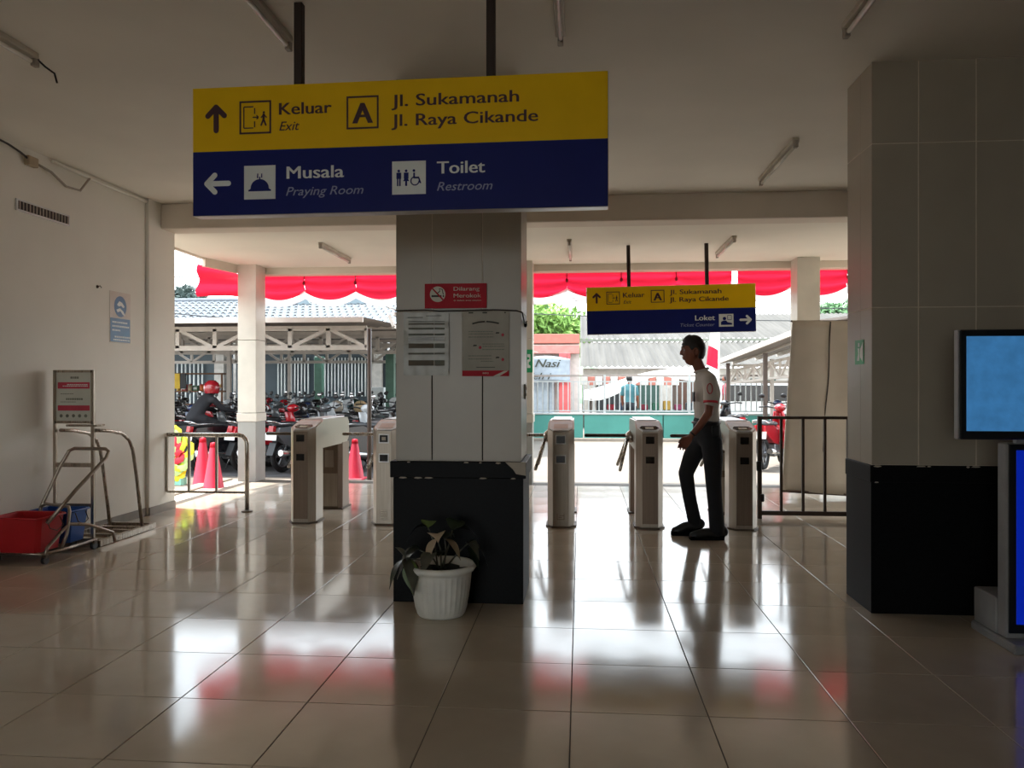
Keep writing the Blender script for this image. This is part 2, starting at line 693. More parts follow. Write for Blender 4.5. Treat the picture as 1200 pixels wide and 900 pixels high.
# ================================================================== signs
def sign_icon_exit(P, c, s, m, y):
    mb = MB()
    x, z = c
    t = s * .035
    def seg(x0, z0, x1, z1, w=t):
        mb.flat(x + x0 * s, z + z0 * s, x + x1 * s, z + z1 * s, y, w)
    seg(-.36, -.32, -.36, .32); seg(-.36, .32, -.06, .32); seg(-.36, -.32, -.06, -.32)
    seg(-.02, .28, -.02, .1); seg(-.02, -.12, -.02, -.3); seg(-.08, 0, .1, 0); seg(.1, 0, .04, .06); seg(.1, 0, .04, -.06)
    mb.ball((x + .27 * s, y, z + .14 * s), (.035 * s, .002, .035 * s), 10, 6)
    seg(.27, .1, .26, -.06, .07 * s); seg(.26, -.06, .34, -.26, .05 * s); seg(.26, -.06, .18, -.26, .05 * s)
    seg(.27, .08, .36, -.02, .035 * s); seg(.27, .08, .18, -.02, .035 * s)
    return mb.build('exit_pictogram', m, P)


def frame_box(P, x0, x1, z0, z1, t, m, y, name='pictogram_frame'):
    mb = MB()
    mb.box(x0, x1, y, y + .002, z0, z0 + t).box(x0, x1, y, y + .002, z1 - t, z1)
    mb.box(x0, x0 + t, y, y + .002, z0 + t, z1 - t).box(x1 - t, x1, y, y + .002, z0 + t, z1 - t)
    return mb.build(name, m, P)


def arrow(P, cx, cz, s, m, y, d):
    """d: 'up','left','right'; rounded bar arrow of full length s"""
    ang = {'up': pi / 2, 'left': pi, 'right': 0}[d]
    w = s * .19
    def R(a, b):
        return (cx + a * cos(ang) - b * sin(ang), cz + a * sin(ang) + b * cos(ang))
    mb = MB()
    def rod(p, q, k):
        a, b = R(*p), R(*q)
        yy = y - .0004 * k
        mb.flat(a[0], a[1], b[0], b[1], yy, w, .0015)
        for e in (a, b):
            mb.cyl((e[0], yy - .0007, e[1]), (e[0], yy + .0007, e[1]), w / 2, n=12, smooth=False)
    L = s / 2 - w / 2
    rod((-L, 0), (L - .02 * s, 0), 0)
    rod((L, 0), (L - .30 * s, .30 * s), 1)
    rod((L, 0), (L - .30 * s, -.30 * s), 2)
    return mb.build('arrow', m, P, fix=False)


def direction_sign(name, loc, W, H, rot, label, px, left, right, items, poles, ztop_local, body_d=.085):
    S = thing(name, loc, label=label, cat='sign', rot=rot)
    hw = W / 2
    split = H * .5
    MB().bbox(-hw, hw, .004, body_d, 0, H, .004).build('casing', M_alu, S)
    MB().box(-hw + .003, hw - .003, 0, .0045, split, H - .003).build('yellow_face', M_yellow, S)
    MB().box(-hw + .003, hw - .003, 0, .0045, .003, split).build('blue_face', M_navy, S)
    (lx, lt, lb), (rx, rt, rb) = left, right
    def U(x, y):
        f = (x - lx) / (rx - lx)
        t = lt + (rt - lt) * f
        b = lb + (rb - lb) * f
        return (-hw + W * f, H * (b - y) / (b - t))
    for it in items:
        k = it[0]
        if k == 'text':
            _, s_, x0, x1, yb, cap, m, bold, sh = it
            a = U(x0, yb)
            b = U(x1, yb)
            ch = U(x0, yb - cap)[1] - a[1]
            lettering(s_, S, m, a[0], a[1], b[0], ch, bold, sh, y=-.0005)
        elif k == 'arrow':
            _, d, x, y, ln, m = it
            a = U(x, y)
            arrow(S, a[0], a[1], ln * W / (rx - lx), m, -.001, d)
        elif k == 'frame':
            _, x0, x1, y0, y1, m = it
            a = U(x0, y1)
            b = U(x1, y0)
            frame_box(S, a[0], b[0], a[1], b[1], (b[0] - a[0]) * .055, m, -.0015)
        elif k == 'exit':
            _, x0, x1, y0, y1, m = it
            a = U(x0, y1)
            b = U(x1, y0)
            sign_icon_exit(S, ((a[0] + b[0]) / 2, (a[1] + b[1]) / 2), b[0] - a[0], m, -.0015)
        elif k == 'panel':
            _, x0, x1, y0, y1, kind = it
            a = U(x0, y1)
            b = U(x1, y0)
            MB().box(a[0], b[0], -.0015, .001, a[1], b[1]).build('pictogram_panel', M_white, S)
            cx, cz, s_ = (a[0] + b[0]) / 2, (a[1] + b[1]) / 2, b[0] - a[0]
            mb = MB()
            y = -.0022
            def disc(x, z, r, rz=None):
                mb.cyl((cx + x * s_, y - .0006, cz + z * s_), (cx + x * s_, y + .0004, cz + z * s_), r * s_, n=14, smooth=False)
            def poly(pts):
                mb.prism([(cx + p[0] * s_, cz + p[1] * s_) for p in pts], 'y', y - .0006, y + .0004)
            if kind == 'dome':
                pts = [(-.36, -.27), (.36, -.27), (.36, -.23), (.30, -.2)]
                pts += [(.29 * cos(t), -.18 + .28 * sin(t)) for t in [pi * q / 14 for q in range(0, 15)]]
                pts += [(-.30, -.2), (-.36, -.23)]
                poly(pts)
                poly([(-.02, .08), (.02, .08), (.02, .17), (-.02, .17)])
                poly([(-.09, .14), (-.05, .12), (-.045, .27), (-.075, .27)])
                poly([(.045, .14), (.08, .14), (.08, .27), (.05, .26)])
            elif kind == 'wc':
                for ox, w in ((-.3, .05), (-.08, .07)):
                    disc(ox, .2, .04)
                    poly([(ox - .07, .15), (ox + .07, .15), (ox + .07, -.03), (ox - .07, -.03)])
                    if w < .06:
                        poly([(ox - .055, -.03), (ox - .01, -.03), (ox - .01, -.24), (ox - .055, -.24)])
                        poly([(ox + .01, -.03), (ox + .055, -.03), (ox + .055, -.24), (ox + .01, -.24)])
                    else:
                        poly([(ox - .09, -.1), (ox + .09, -.1), (ox + .04, .0), (ox - .04, .0)])
                        poly([(ox - .03, -.1), (ox + .03, -.1), (ox + .03, -.24), (ox - .03, -.24)])
                disc(.15, .2, .04)
                poly([(.13, .14), (.18, .14), (.18, -.02), (.13, -.02)])
                poly([(.14, .02), (.3, .02), (.3, -.03), (.14, -.03)])
                poly([(.27, 0), (.31, 0), (.37, -.17), (.32, -.17)])
                ring = arc((cx + .18 * s_, cz - .1 * s_), .12 * s_, radians(110), radians(360), 14, 'xz', y)
                mb.tube(ring, .018 * s_, 5)
            else:  # ticket clerk
                disc(-.12, .12, .12)
                poly([(-.36, -.32), (-.36, -.12), (-.22, -.02), (0, -.02), (.1, -.14), (.4, -.2), (.4, -.32)])
                frm = [(.1, .34), (.36, .34), (.36, .04), (.1, .04)]
                for q in range(4):
                    p0, p1 = frm[q], frm[(q + 1) % 4]
                    mb.flat(cx + p0[0] * s_, cz + p0[1] * s_, cx + p1[0] * s_, cz + p1[1] * s_, y, .03 * s_)
            mb.build('pictogram', M_navy, S, fix=False)
    for pxx in poles:
        x = -hw + W * (pxx - lx) / (rx - lx)
        MB().bbox(x - .022, x + .022, .02, .064, H - .002, ztop_local, .003).build('hanger_pole', M_dark, S)
    return S


K = M_maroon
big_items = [
    ('arrow', 'up', 251.6, 138.7, 34, K),
    ('frame', 280.5, 319.5, 116.7, 156.8, K), ('exit', 280.5, 319.5, 116.7, 156.8, K),
    ('text', 'Keluar', 329.5, 392.5, 133.8, 14.5, K, .016, 0), ('text', 'Exit', 329.5, 354, 152.3, 11, K, .004, .28),
    ('frame', 410.7, 449, 110.9, 151, K), ('text', 'A', 419, 441, 144, 25, K, .03, 0),
    ('text', 'Jl. Sukamanah', 464.5, 612, 124.2, 14.5, K, .015, 0), ('text', 'Jl. Raya Cikande', 464.5, 633.7, 147.3, 14.5, K, .015, 0),
    ('arrow', 'left', 253.5, 214, 33, M_white),
    ('panel', 286.3, 324.8, 192.5, 232.7, 'dome'),
    ('text', 'Musala', 338.8, 407.2, 208.4, 15, M_white, .016, 0), ('text', 'Praying Room', 337.7, 431, 228.2, 10.5, M_dim, 0, .28),
    ('panel', 465, 504.6, 187.6, 227.5, 'wc'),
    ('text', 'Toilet', 518, 573, 203, 15, M_white, .016, 0), ('text', 'Restroom', 517.7, 582, 223, 10.7, M_dim, 0, .28),
]
SG1 = direction_sign('direction_sign', (-0.937, 3.93, 2.272), 2.15, 0.668, (0, 0, radians(-1.4)),
                     'large yellow and navy hanging direction sign nearest the camera, with Musala and Toilet lines',
                     None, (222, 103, 252.2), (713, 82, 242.2), big_items, (350, 579), CEIL - 2.272)


def q5(x, y=None):
    return 680 + x / 5.4545


def r5(y):
    return 320 + y / 5.4545


sm = [
    ('arrow', 'up', q5(115), r5(166), 12.5, K),
    ('frame', q5(177), q5(262), r5(122), r5(205), K), ('exit', q5(177), q5(262), r5(122), r5(205), K),
    ('text', 'Keluar', q5(283), q5(418), r5(160), 5.8, K, .012, 0), ('text', 'Exit', q5(285), q5(335), r5(199), 4.2, K, 0, .28),
    ('frame', q5(458), q5(543), r5(110), r5(192), K), ('text', 'A', q5(476), q5(526), r5(179), 9.6, K, .03, 0),
    ('text', 'Jl. Sukamanah', q5(577), q5(898), r5(139), 5.6, K, .015, 0), ('text', 'Jl. Raya Cikande', q5(575), q5(942), r5(187), 5.6, K, .015, 0),
    ('text', 'Loket', q5(733), q5(855), r5(305), 6.2, M_white, .016, 0), ('text', 'Ticket Counter', q5(640), q5(853), r5(345), 4.0, M_dim, 0, .2),
    ('panel', q5(880), q5(970), r5(262), r5(345), 'clerk'),
    ('arrow', 'right', q5(1045), r5(300), 14, M_white),
]
SG2 = direction_sign('direction_sign', (1.105, 9.80, 2.022), 2.045, 0.585, (0, radians(-.9), 0),
                     'smaller yellow and navy hanging direction sign farther back, with Loket line and right arrow',
                     None, (q5(50), r5(98), r5(397)), (q5(1110), r5(65), r5(375)), sm, (739, 829), SOF - 2.022 - .002)

# ================================================================== turnstiles
M_glass = mat('dark display glass', '16110e', rough=0.15)
M_label = mat('pale printed label', 'cfc9ba', rough=0.6, var=0.2, scale=90)
M_foot = mat('dark base plate', '5a4c3e', rough=0.5, metal=0.5)


def octo(w, c, f0, f1):
    """plan outline: narrow front face, chamfers, full width behind"""
    return [(-c, f0), (c, f0), (w, f0 + .085), (w, f1), (-w, f1), (-w, f0 + .085)]


def slanted(poly, z0, zf, zb, y0, y1):
    n = len(poly)
    mb = MB()
    def zt(y):
        return zf + (zb - zf) * (y - y0) / (y1 - y0)
    vs = [(p[0], p[1], z0) for p in poly] + [(p[0], p[1], zt(p[1])) for p in poly]
    fs = [tuple(range(n))[::-1], tuple(range(n, 2 * n))] + [(i, (i + 1) % n, n + (i + 1) % n, n + i) for i in range(n)]
    return mb.add(vs, fs)


def turnstile(x, label, dark, arms, badge):
    S = thing('turnstile', (x, 7.70, 0), label=label, cat='turnstile', group='turnstiles in a row at the exit')
    w, c = .13, .078
    slanted(octo(w, c, 0, .30), .016, .935, 1.015, 0, .30).build('front_post', M_steel, S)
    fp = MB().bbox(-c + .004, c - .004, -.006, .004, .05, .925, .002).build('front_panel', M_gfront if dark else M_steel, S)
    # dark recessed reader windows with light frames
    for z0, z1 in ((.812, .905), (.622, .712)):
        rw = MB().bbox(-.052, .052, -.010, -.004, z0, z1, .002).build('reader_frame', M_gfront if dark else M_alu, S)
        MB().bbox(-.041, .041, -.0125, -.009, z0 + .012, z1 - .012, .001).build('reader_window', M_glass, rw)
        if z0 > .8 and badge:
            MB().box(-.02, .02, -.0135, -.012, z0 + .03, z1 - .03).build('reader_light', M_label, rw)
    lb = MB()
    if badge:
        for q in range(4):
            lb.box(-.032, .034, -.0075, -.006, .075 + q * .021, .087 + q * .021)
    else:
        lb.box(-.036, -.03, -.0075, -.006, .08, .14).box(.03, .036, -.0075, -.006, .08, .14).box(-.03, .03, -.0075, -.006, .08, .086)
        lb.box(-.02, .012, -.0075, -.006, .10, .106).box(-.012, .03, -.0075, -.006, .118, .124)
    lb.build('vent_label', M_label if badge else M_gfront, S)
    MB().prism([(p[0] * 1.14, p[1] * 1.06 - .012) for p in octo(w, c, 0, .30)], 'z', 0, .016).build('base_plate', M_foot, S)
    # bridge housing over the passage mechanism
    hs = MB()
    pr = [(.30, .735), (1.17, .735), (1.25, .80), (1.25, .965), (1.20, 1.02), (.36, 1.03), (.30, 1.015)]
    hs.prism(pr, 'x', -.123, .123)
    hs.build('bridge_housing', M_steel, S)
    MB().bbox(-.10, .10, .38, 1.15, 1.024, 1.038, .005).build('lid', M_alu, S)
    # slanted display on the nose
    tp = MB()
    def top(xx, yy, dz):
        return (xx, yy, .935 + .08 * yy / .30 + dz)
    P_ = [(-.07, .02), (.07, .02), (.112, .10), (.112, .275), (-.112, .275), (-.112, .10)]
    tp.add([top(*p, .001) for p in P_] + [top(*p, .010) for p in P_],
           [tuple(range(6, 12))] + [(i, (i + 1) % 6, 6 + (i + 1) % 6, 6 + i) for i in range(6)])
    t = tp.build('display_bezel', M_alu, S)
    if dark:
        D_ = [(-.06, .035), (.06, .035), (.095, .09), (.07, .15), (-.07, .15), (-.095, .09)]
        MB().add([top(*p, .0125) for p in D_], [tuple(range(6))]).build('display_surround', M_glass, t)
        Q_ = [(-.04, .055), (.04, .055), (.04, .11), (-.04, .11)]
        MB().add([top(*p, .0145) for p in Q_], [(0, 1, 2, 3)]).build('display_screen', M_label, t)
    else:
        Q_ = [(-.07, .06), (.07, .06), (.07, .20), (-.07, .20)]
        MB().add([top(*p, .0125) for p in Q_], [(0, 1, 2, 3)]).build('display_screen', mat('display film', 'b9a394', rough=.3), t)
    # rear post
    rp = MB().prism([(-.128, .99), (-.09, .93), (.09, .93), (.128, .99), (.128, 1.23), (-.128, 1.23)], 'z', .014, .745)
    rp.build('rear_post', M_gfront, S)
    MB().bbox(-.055, .045, .922, .932, .47, .66, .002).bbox(-.085, .085, .924, .932, .03, .40, .002).build('service_door', M_steel, S)
    MB().box(-.15, .15, .915, 1.25, 0, .014).build('base_plate', M_foot, S)
    # tripod on the left flank
    hub = MB().cyl((-.12, .66, .86), (-.185, .66, .825), .07, .052, 16).build('tripod_hub', M_steel2, S)
    c0 = Vector((-.17, .66, .86))
    dirs = [(-1, 0, 0.0)] + [(-.22, .62, -.75), (-.22, -.62, -.75)]
    for k, d in enumerate(dirs):
        d = Vector(d).normalized()
        a = MB().cyl(c0 + d * .02, c0 + d * .44, .0175, n=10)
        a.ball(c0 + d * .44, .0175, 10, 6)
        a.build('tripod_arm', M_foot if (k == 0 and dark) else M_steel2, S)
    return S


turnstile(-2.79, 'steel turnstile farthest left, beside the end of the handrail', True, 1, False)
turnstile(-1.94, 'steel turnstile second from the left, partly behind the middle pillar', False, 1, True)
turnstile(-.19, 'pale steel turnstile just right of the middle pillar', False, 1, False)
turnstile(.67, 'steel turnstile with dark front directly left of the walking man', True, 1, False)
turnstile(1.56, 'steel turnstile between the walking man and the brown fence', True, 1, False)

# ================================================================== rails
R = thing('handrail', (-4.1, 8.38, 0), label='stainless steel handrail with curved end beside the left wall', cat='railing')
pts = [(-.45, 0, .84), (.36, 0, .84)] + arc((.36, .74), .10, pi / 2, 0, 6)[1:] + [(.46, 0, .02)]
MB().tube(pts, .024, 12).build('top_rail', M_steel2, R)
MB().cyl((.46, 0, 0), (.46, 0, .012), .06, n=16).build('floor_flange', M_foot, R)
MB().bar((-.45, 0, .21), (.46, 0, .21), .022, .022).build('bottom_rail', M_steel2, R)
for x in (-.45, -.20, .115):
    MB().bar((x, 0, .21), (x, 0, .82), .024).build('upright', M_steel2, R)

M_fence = mat('brown painted steel', '4a3a2f', rough=0.55, metal=.2)
Fn = thing('fence_panel', (2.5, 8.42, 0), label='brown steel fence panel between the last turnstile and the right pillar', cat='fence')
MB().bar((-.66, 0, 1.05), (.72, 0, 1.05), .045, .03).build('top_rail', M_fence, Fn)
MB().bar((-.66, 0, .06), (.72, 0, .06), .04, .045).build('bottom_rail', M_fence, Fn)
for k, x in enumerate((-.64, -.42, -.20, .02, .25, .48, .70)):
    w = .04 if k in (0, 6) else .026
    MB().bar((x, 0, .08), (x, 0, 1.036), w).build('upright', M_fence, Fn)
for x in (-.64, .70):
    MB().bar((x, 0, 0), (x, 0, .05), .04).build('foot', M_fence, Fn)
MB().bbox(-.68, -.63, -.06, -.02, .50, .60, .006).bbox(-.64, -.60, -.05, -.02, .18, .26, .008).build('latch', M_black, Fn)

# tall wrapped board leaning outside
M_canvas = mat('off-white canvas', 'b5aa9a', rough=0.8, var=0.06, scale=2.5, bump=.35)
Bd = thing('board', (2.93, 9.95, 0), label='tall off-white wrapped board with a dark string, standing behind the brown fence', cat='board')
n, m_ = 14, 20
vs, fs = [], []
for j in range(m_ + 1):
    v = j / m_
    z = .10 + v * 2.06
    xl = -.47 + .13 * v
    for i in range(n + 1):
        u = i / n
        x = xl + (.50 - xl) * u
        y = .02 * sin(9 * u + 3 * v) * (1 - v * .5) + .008 * sin(23 * v + 4 * u)
        zz = z + (.02 * (1 - u) if j == m_ else 0) - (.06 * u if j == 0 else 0)
        vs.append((x, y, zz))
for j in range(m_):
    for i in range(n):
        a = j * (n + 1) + i
        fs.append((a, a + 1, a + n + 2, a + n + 1))
mb = MB()
mb.add(vs, fs, True)
ob = mb.build('canvas', M_canvas, Bd)
sd = ob.modifiers.new('t', 'SOLIDIFY'); sd.thickness = .03; sd.offset = 1
MB().tube([(.11 - .13 * (1 - q / 12) ** 1.2 + .008 * sin(q), -.035, .16 + 2.0 * q / 12) for q in range(13)], .007, 6).build('string', M_dark, Bd)
MB().bar((-.47, 0, .09), (.5, .0, .04), .04, .03).build('bottom_batten', M_fence, Bd)
MB().bar((-.36, 0, 2.17), (.5, 0, 2.165), .03, .02).build('top_batten', M_fence, Bd)

# ================================================================== ceiling lights
M_tube = mat('unlit fluorescent tube', 'd8d4c8', rough=0.25)
M_bat = mat('light batten', 'b9b0a0', rough=0.5)


def ceiling_light(x, y0, y1, z, label, wire=False, group='unlit tube lights'):
    L_ = thing('ceiling_light', (x, (y0 + y1) / 2, z), label=label, cat='ceiling light', group=group)
    h = (y1 - y0) / 2
    MB().bbox(-.028, .028, -h, h, -.035, 0, .004).build('batten', M_bat, L_)
    MB().cyl((0, -h + .04, -.058), (0, h - .04, -.058), .014, n=12).build('tube', M_tube, L_)
    for s in (-1, 1):
        MB().bbox(-.016, .016, s * h - .022, s * h + .022, -.078, -.02, .004).build('lamp_holder', M_gray, L_)
    if wire:
        MB().tube([(.01, h, -.03), (.03, h + .05, -.06), (.06, h + .09, -.085), (.07, h + .10, -.14)], .006, 6).build('loose_wire', M_black, L_)


ceiling_light(-3.24, 3.25, 4.45, CEIL, 'tube light at the far left of the hall ceiling, loose wire at its end', True)
ceiling_light(-1.65, 3.2, 4.36, CEIL, 'tube light on the hall ceiling just left of the big sign pole')
ceiling_light(-.11, 3.2, 4.42, CEIL, 'tube light on the hall ceiling above the right half of the big sign')
ceiling_light(1.45, 3.2, 4.46, CEIL, 'tube light at the top edge above and left of the wide right pillar')
ceiling_light(1.72, 6.5, 7.72, CEIL, 'tube light on the hall ceiling near the beam, left of the wide right pillar')
ceiling_light(-3.14, 9.35, 10.55, SOF, 'tube light under the outer canopy left of the middle pillar')
ceiling_light(-.13, 9.4, 10.6, SOF, 'tube light under the outer canopy just right of the middle pillar')
ceiling_light(1.78, 9.35, 10.5, SOF, 'tube light under the outer canopy beside the pole of the small sign')

# ================================================================== left wall things
G_ = thing('wall_vent', (XL, 6.42, 2.87), label='long narrow dark slotted vent high on the left wall', cat='vent')
MB().bbox(0, .014, -.34, .34, -.05, .05, .003).build('frame', M_alu, G_)
MB().box(.012, .0155, -.32, .32, -.034, .034).build('recess', M_dark, G_)
for q in range(16):
    y = -.31 + q * .0405
    MB().bbox(.014, .02, y, y + .012, -.034, .034, .001).build('slat', M_gray, G_)

# cable with junction box along the top of the left wall
Cb = thing('wall_cable', (XL, 5.9, 3.2), label='loose cable with a junction box running along the top of the left wall', cat='cable')
MB().bbox(0, .05, .28, .40, .02, .10, .006).build('junction_box', mat('aged ivory plastic', 'a8957a', rough=.5), Cb)
MB().tube([(.02, -.5, .13), (.03, -.2, .14), (.04, .05, .12), (.03, .2, .10), (.03, .3, .07)], .009, 6).build('cable', M_dark, Cb)
MB().tube([(.03, .38, .06), (.05, .55, .03), (.05, .75, -.045), (.05, .95, -.035), (.04, 1.05, .06), (.03, 1.12, .12)], .011, 6).build('cable', M_gray, Cb)
MB().tube([(.02, .62, .14), (.02, 1.0, .135), (.02, 1.15, .13), (.02, 2.1, .13)], .016, 8).build('conduit', M_plaster, Cb)

# blue hand washing sticker
St = thing('wall_sticker', (XL, 7.56, 1.84), label='blue hand washing sticker with oval pictogram on the left wall', cat='sticker')
MB().bbox(.0, .003, -.18, .18, -.03, .48, .001).build('backing', mat('clear pale backing', 'c3b9ac', rough=.4), St)
ov = [(.105 * cos(2 * pi * q / 28), .335 + .105 * sin(2 * pi * q / 28)) for q in range(28)]
M_blue = mat('sticker blue', '2f6a94', rough=.4)
MB().prism(ov, 'x', .003, .0045).build('oval', M_blue, St)
hd = MB()
hd.prism([(-.06, .35), (-.02, .39), (.03, .375), (.07, .34), (.05, .325), (.01, .345), (-.03, .335)], 'x', .0045, .0055)
hd.prism([(-.07, .30), (-.01, .32), (.05, .29), (.08, .25), (.04, .255), (.0, .29), (-.05, .275)], 'x', .0045, .0055)
hd.build('hands_pictogram', M_white, St)
MB().box(.003, .0045, -.17, .17, -.02, .215).build('text_panel', M_blue, St)
tx = MB()
rr = random.Random(2)
for z, a, b in ((.175, -.14, .12), (.135, -.14, .15), (.095, -.14, -.02), (.03, -.1, .15), (.0, -.12, .14)):
    y = a
    while y < b:
        w = rr.uniform(.012, .03)
        tx.box(.0045, .0055, y, y + w, z - .008, z + .008)
        y += w + .007
tx.build('text_lines', M_white, St)
MB().cyl((XL, 0, 0), (XL + .008, 0, 0), .01)

# small screw hook on the wall
hk = MB().ball((0, 0, 0), (.012, .016, .016), 8, 6).tube([(.005, 0, 0), (.02, .01, .01), (.03, .02, -.01)], .004, 5)
o = hk.build('wall_hook', M_dark)
o.location = (XL + .004, 7.18, 2.33)
tag(o, 'tiny dark hook in the left wall above the blue sticker', 'hook')

# ================================================================== steel sign stand
M_tubes = steel('stand steel tube', 'a89c8e', 0.3)
Sd = thing('sign_stand', (-4.36, 6.48, 0), label='stainless floor stand holding a red and white notice panel against the left wall', cat='sign stand')
hw = .172
for s in (-1, 1):
    MB().bar((s * hw, 0, .05), (s * hw, 0, 1.52), .026, .022).build('upright', M_tubes, Sd)
MB().bar((-hw, 0, 1.51), (hw, 0, 1.51), .022).bar((-hw, 0, 1.07), (hw, 0, 1.07), .022).build('panel_frame', M_tubes, Sd)
pn = MB().bbox(-hw + .012, hw - .012, -.004, .006, 1.08, 1.50, .001).build('notice', M_paper, Sd)
M_pink = mat('faded red print', 'c03a50', rough=.6)
MB().box(-.145, .145, -.0055, -.004, 1.36, 1.415).build('red_band', M_pink, pn)
MB().box(-.145, .145, -.0055, -.004, 1.17, 1.215).build('red_band', M_pink, pn)
tx = MB()
for z, a, b, h_ in ((1.455, -.03, .04, .009), (1.27, -.07, .07, .008), (1.315, -.12, .0, .003), (1.245, -.12, .02, .003)):
    y = a
    while y < b:
        w = rr.uniform(.008, .02)
        tx.box(y, y + w, -.0052, -.004, z - h_, z + h_)
        y += w + .004
for q in range(5):
    tx.ball((-.115 + q * .056, -.0045, 1.125), (.015, .001, .015), 8, 5)
tx.build('text_lines', M_ink2, pn)
tw = MB()
for z in (1.395, 1.382):
    y = -.10 if z < 1.39 else -.06
    while y < .12:
        w = rr.uniform(.008, .02)
        tw.box(y, y + w, -.0062, -.0054, z - .004, z + .004)
        y += w + .004
tw.build('white_text_lines', M_white, pn)
for z in (.70, .35):
    MB().bbox(-hw, hw, -.008, .008, z - .018, z + .018, .003).build('cross_bar', M_tubes, Sd)
MB().bbox(-.03, .25, -.07, .05, 1.035, 1.052, .004).build('writing_ledge', M_tubes, Sd)
for x in (-.13, .19):
    pts = [(x, .01, 1.0), (x, .20, .985), (x, .40, .95), (x, .52, .88), (x, .58, .78), (x + .01, .62, .55), (x + .02, .70, .06)]
    MB().tube(pts, .016, 8).build('side_hoop', M_tubes, Sd)
bs = MB()
for (a, b) in (((-.2, -.03), (.24, -.03)), ((-.2, .86), (.24, .86)), ((-.2, -.03), (-.2, .86)), ((.24, -.03), (.24, .86))):
    bs.bar((a[0], a[1], .03), (b[0], b[1], .03), .04, .05)
bs.build('base_frame', M_tubes, Sd)
for y in (.12, .34, .56, .72):
    MB().bar((-.19, y, .03), (.23, y, .03), .035, .025).build('base_slat', M_tubes, Sd)

# ================================================================== mop trolley and buckets
Tr = thing('mop_trolley', (-4.35, 6.0, 0), label='tubular steel bucket trolley with castors by the left wall', cat='trolley')
M_tr = steel('trolley tube', '9d9184', 0.33)
MB().tube([(-.16, .20, .06), (-.17, .28, .36), (-.06, .37, .70), (.0, .40, .83), (.04, .41, .85), (.34, .38, .85), (.38, .36, .83), (.37, .34, .78), (.30, .05, .55), (.20, -.16, .31)], .015, 8).build('handle', M_tr, Tr)
MB().tube([(-.17, .28, .37), (-.10, .24, .40), (.20, .10, .40), (.235, .06, .37), (.24, .02, .20), (.22, -.02, .09)], .013, 8).build('front_hoop', M_tr, Tr)
MB().tube([(.40, .42, .06), (.39, .40, .14), (.30, .2, .24), (.24, .05, .27), (.22, -.02, .22), (.21, -.18, .12), (.21, -.2, .06)], .014, 8).build('axle_tube', M_tr, Tr)
MB().tube([(-.20, -.19, .075), (.20, -.19, .075), (.23, .0, .075), (.24, .40, .075), (-.2, .40, .075)], .013, 8, closed=True).build('base_loop', M_tr, Tr)
for x, y in ((.21, -.2), (-.2, -.19), (.24, .37), (-.19, .37)):
    w = MB().cyl((x - .014, y, .032), (x + .014, y, .032), .032, n=14).build('castor', M_black, Tr)
    MB().bbox(x - .018, x + .018, y - .02, y + .02, .045, .075, .004).build('castor_fork', M_foot, w)


def bucket(x, y, z, w, d, h, color, label):
    B_ = thing('bucket', (x, y, z), label=label, cat='bucket')
    a, b = w / 2 * .84, d / 2 * .84
    A, Bb = w / 2, d / 2
    t = .006
    def ring(a, b, z, c=.03):
        return [(-a + c, -b, z), (a - c, -b, z), (a, -b + c, z), (a, b - c, z), (a - c, b, z), (-a + c, b, z), (-a, b - c, z), (-a, -b + c, z)]
    rings = [ring(a, b, 0), ring(A, Bb, h), ring(A - t, Bb - t, h), ring(a - t, b - t, .01)]
    mb = MB()
    vs = sum(rings, [])
    fs = [tuple(range(8))[::-1], tuple(range(24, 32))]
    for r_ in range(3):
        for i in range(8):
            fs.append((r_ * 8 + i, r_ * 8 + (i + 1) % 8, r_ * 8 + 8 + (i + 1) % 8, r_ * 8 + 8 + i))
    mb.add(vs, fs)
    mb.build('body', color, B_)
    rg = ring(A + .008, Bb + .008, h - .004)
    MB().tube(rg, .008, 6, closed=True).build('rim', color, B_)
    MB().tube([(A + .004, -Bb * .5, h - .02), (A + .03, -Bb * .5, h - .09), (A + .035, 0, h - .12), (A + .03, Bb * .5, h - .09), (A + .004, Bb * .5, h - .02)], .004, 6).build('bail', M_foot, B_)
    return B_


M_bred = mat('red plastic', 'b3121c', rough=.45, var=.06)
M_bblue = mat('blue plastic', '1450a0', rough=.45, var=.06)
bucket(-4.365, 5.93, .085, .40, .32, .275, M_bred, 'red rectangular mop bucket at the left edge of the photo')
bucket(-4.36, 6.29, .085, .36, .27, .265, M_bblue, 'blue rectangular mop bucket behind the red one')

# ================================================================== things on the pillars
NS = thing('no_smoking_sign', (-.795, 5.008, 1.885), label='small red no smoking sign on the middle pillar', cat='sign')
MB().bbox(-.20, .20, -.004, .008, 0, .158, .001).build('plate', M_red, NS)
M_cream = mat('cream print', 'cfcabc', rough=.6)
MB().cyl((-.115, -.004, .09), (-.115, -.006, .09), .05, n=28, smooth=False).build('disc', M_cream, NS)
cg = MB()
cg.flat(-.155, .078, -.09, .078, -.0068, .012)
cg.flat(-.082, .078, -.074, .078, -.0068, .012)
cg.tube([(-.118, -.0068, .095), (-.10, -.0068, .11), (-.105, -.0068, .125), (-.085, -.0068, .12), (-.082, -.0068, .10), (-.078, -.0068, .088)], .003, 5)
cg.build('cigarette', M_ink, NS)
MB().flat(-.148, .126, -.08, .054, -.008, .009).build('slash', M_red, NS)
lettering('Dilarang', NS, M_cream, -.012, .112, .155, .026, .006, 0, y=-.0045)
lettering('Merokok', NS, M_cream, -.012, .068, .165, .027, .006, 0, y=-.0045)
lettering('di dalam area stasiun', NS, M_cream, -.012, .045, .165, .010, 0, 0, y=-.0045)

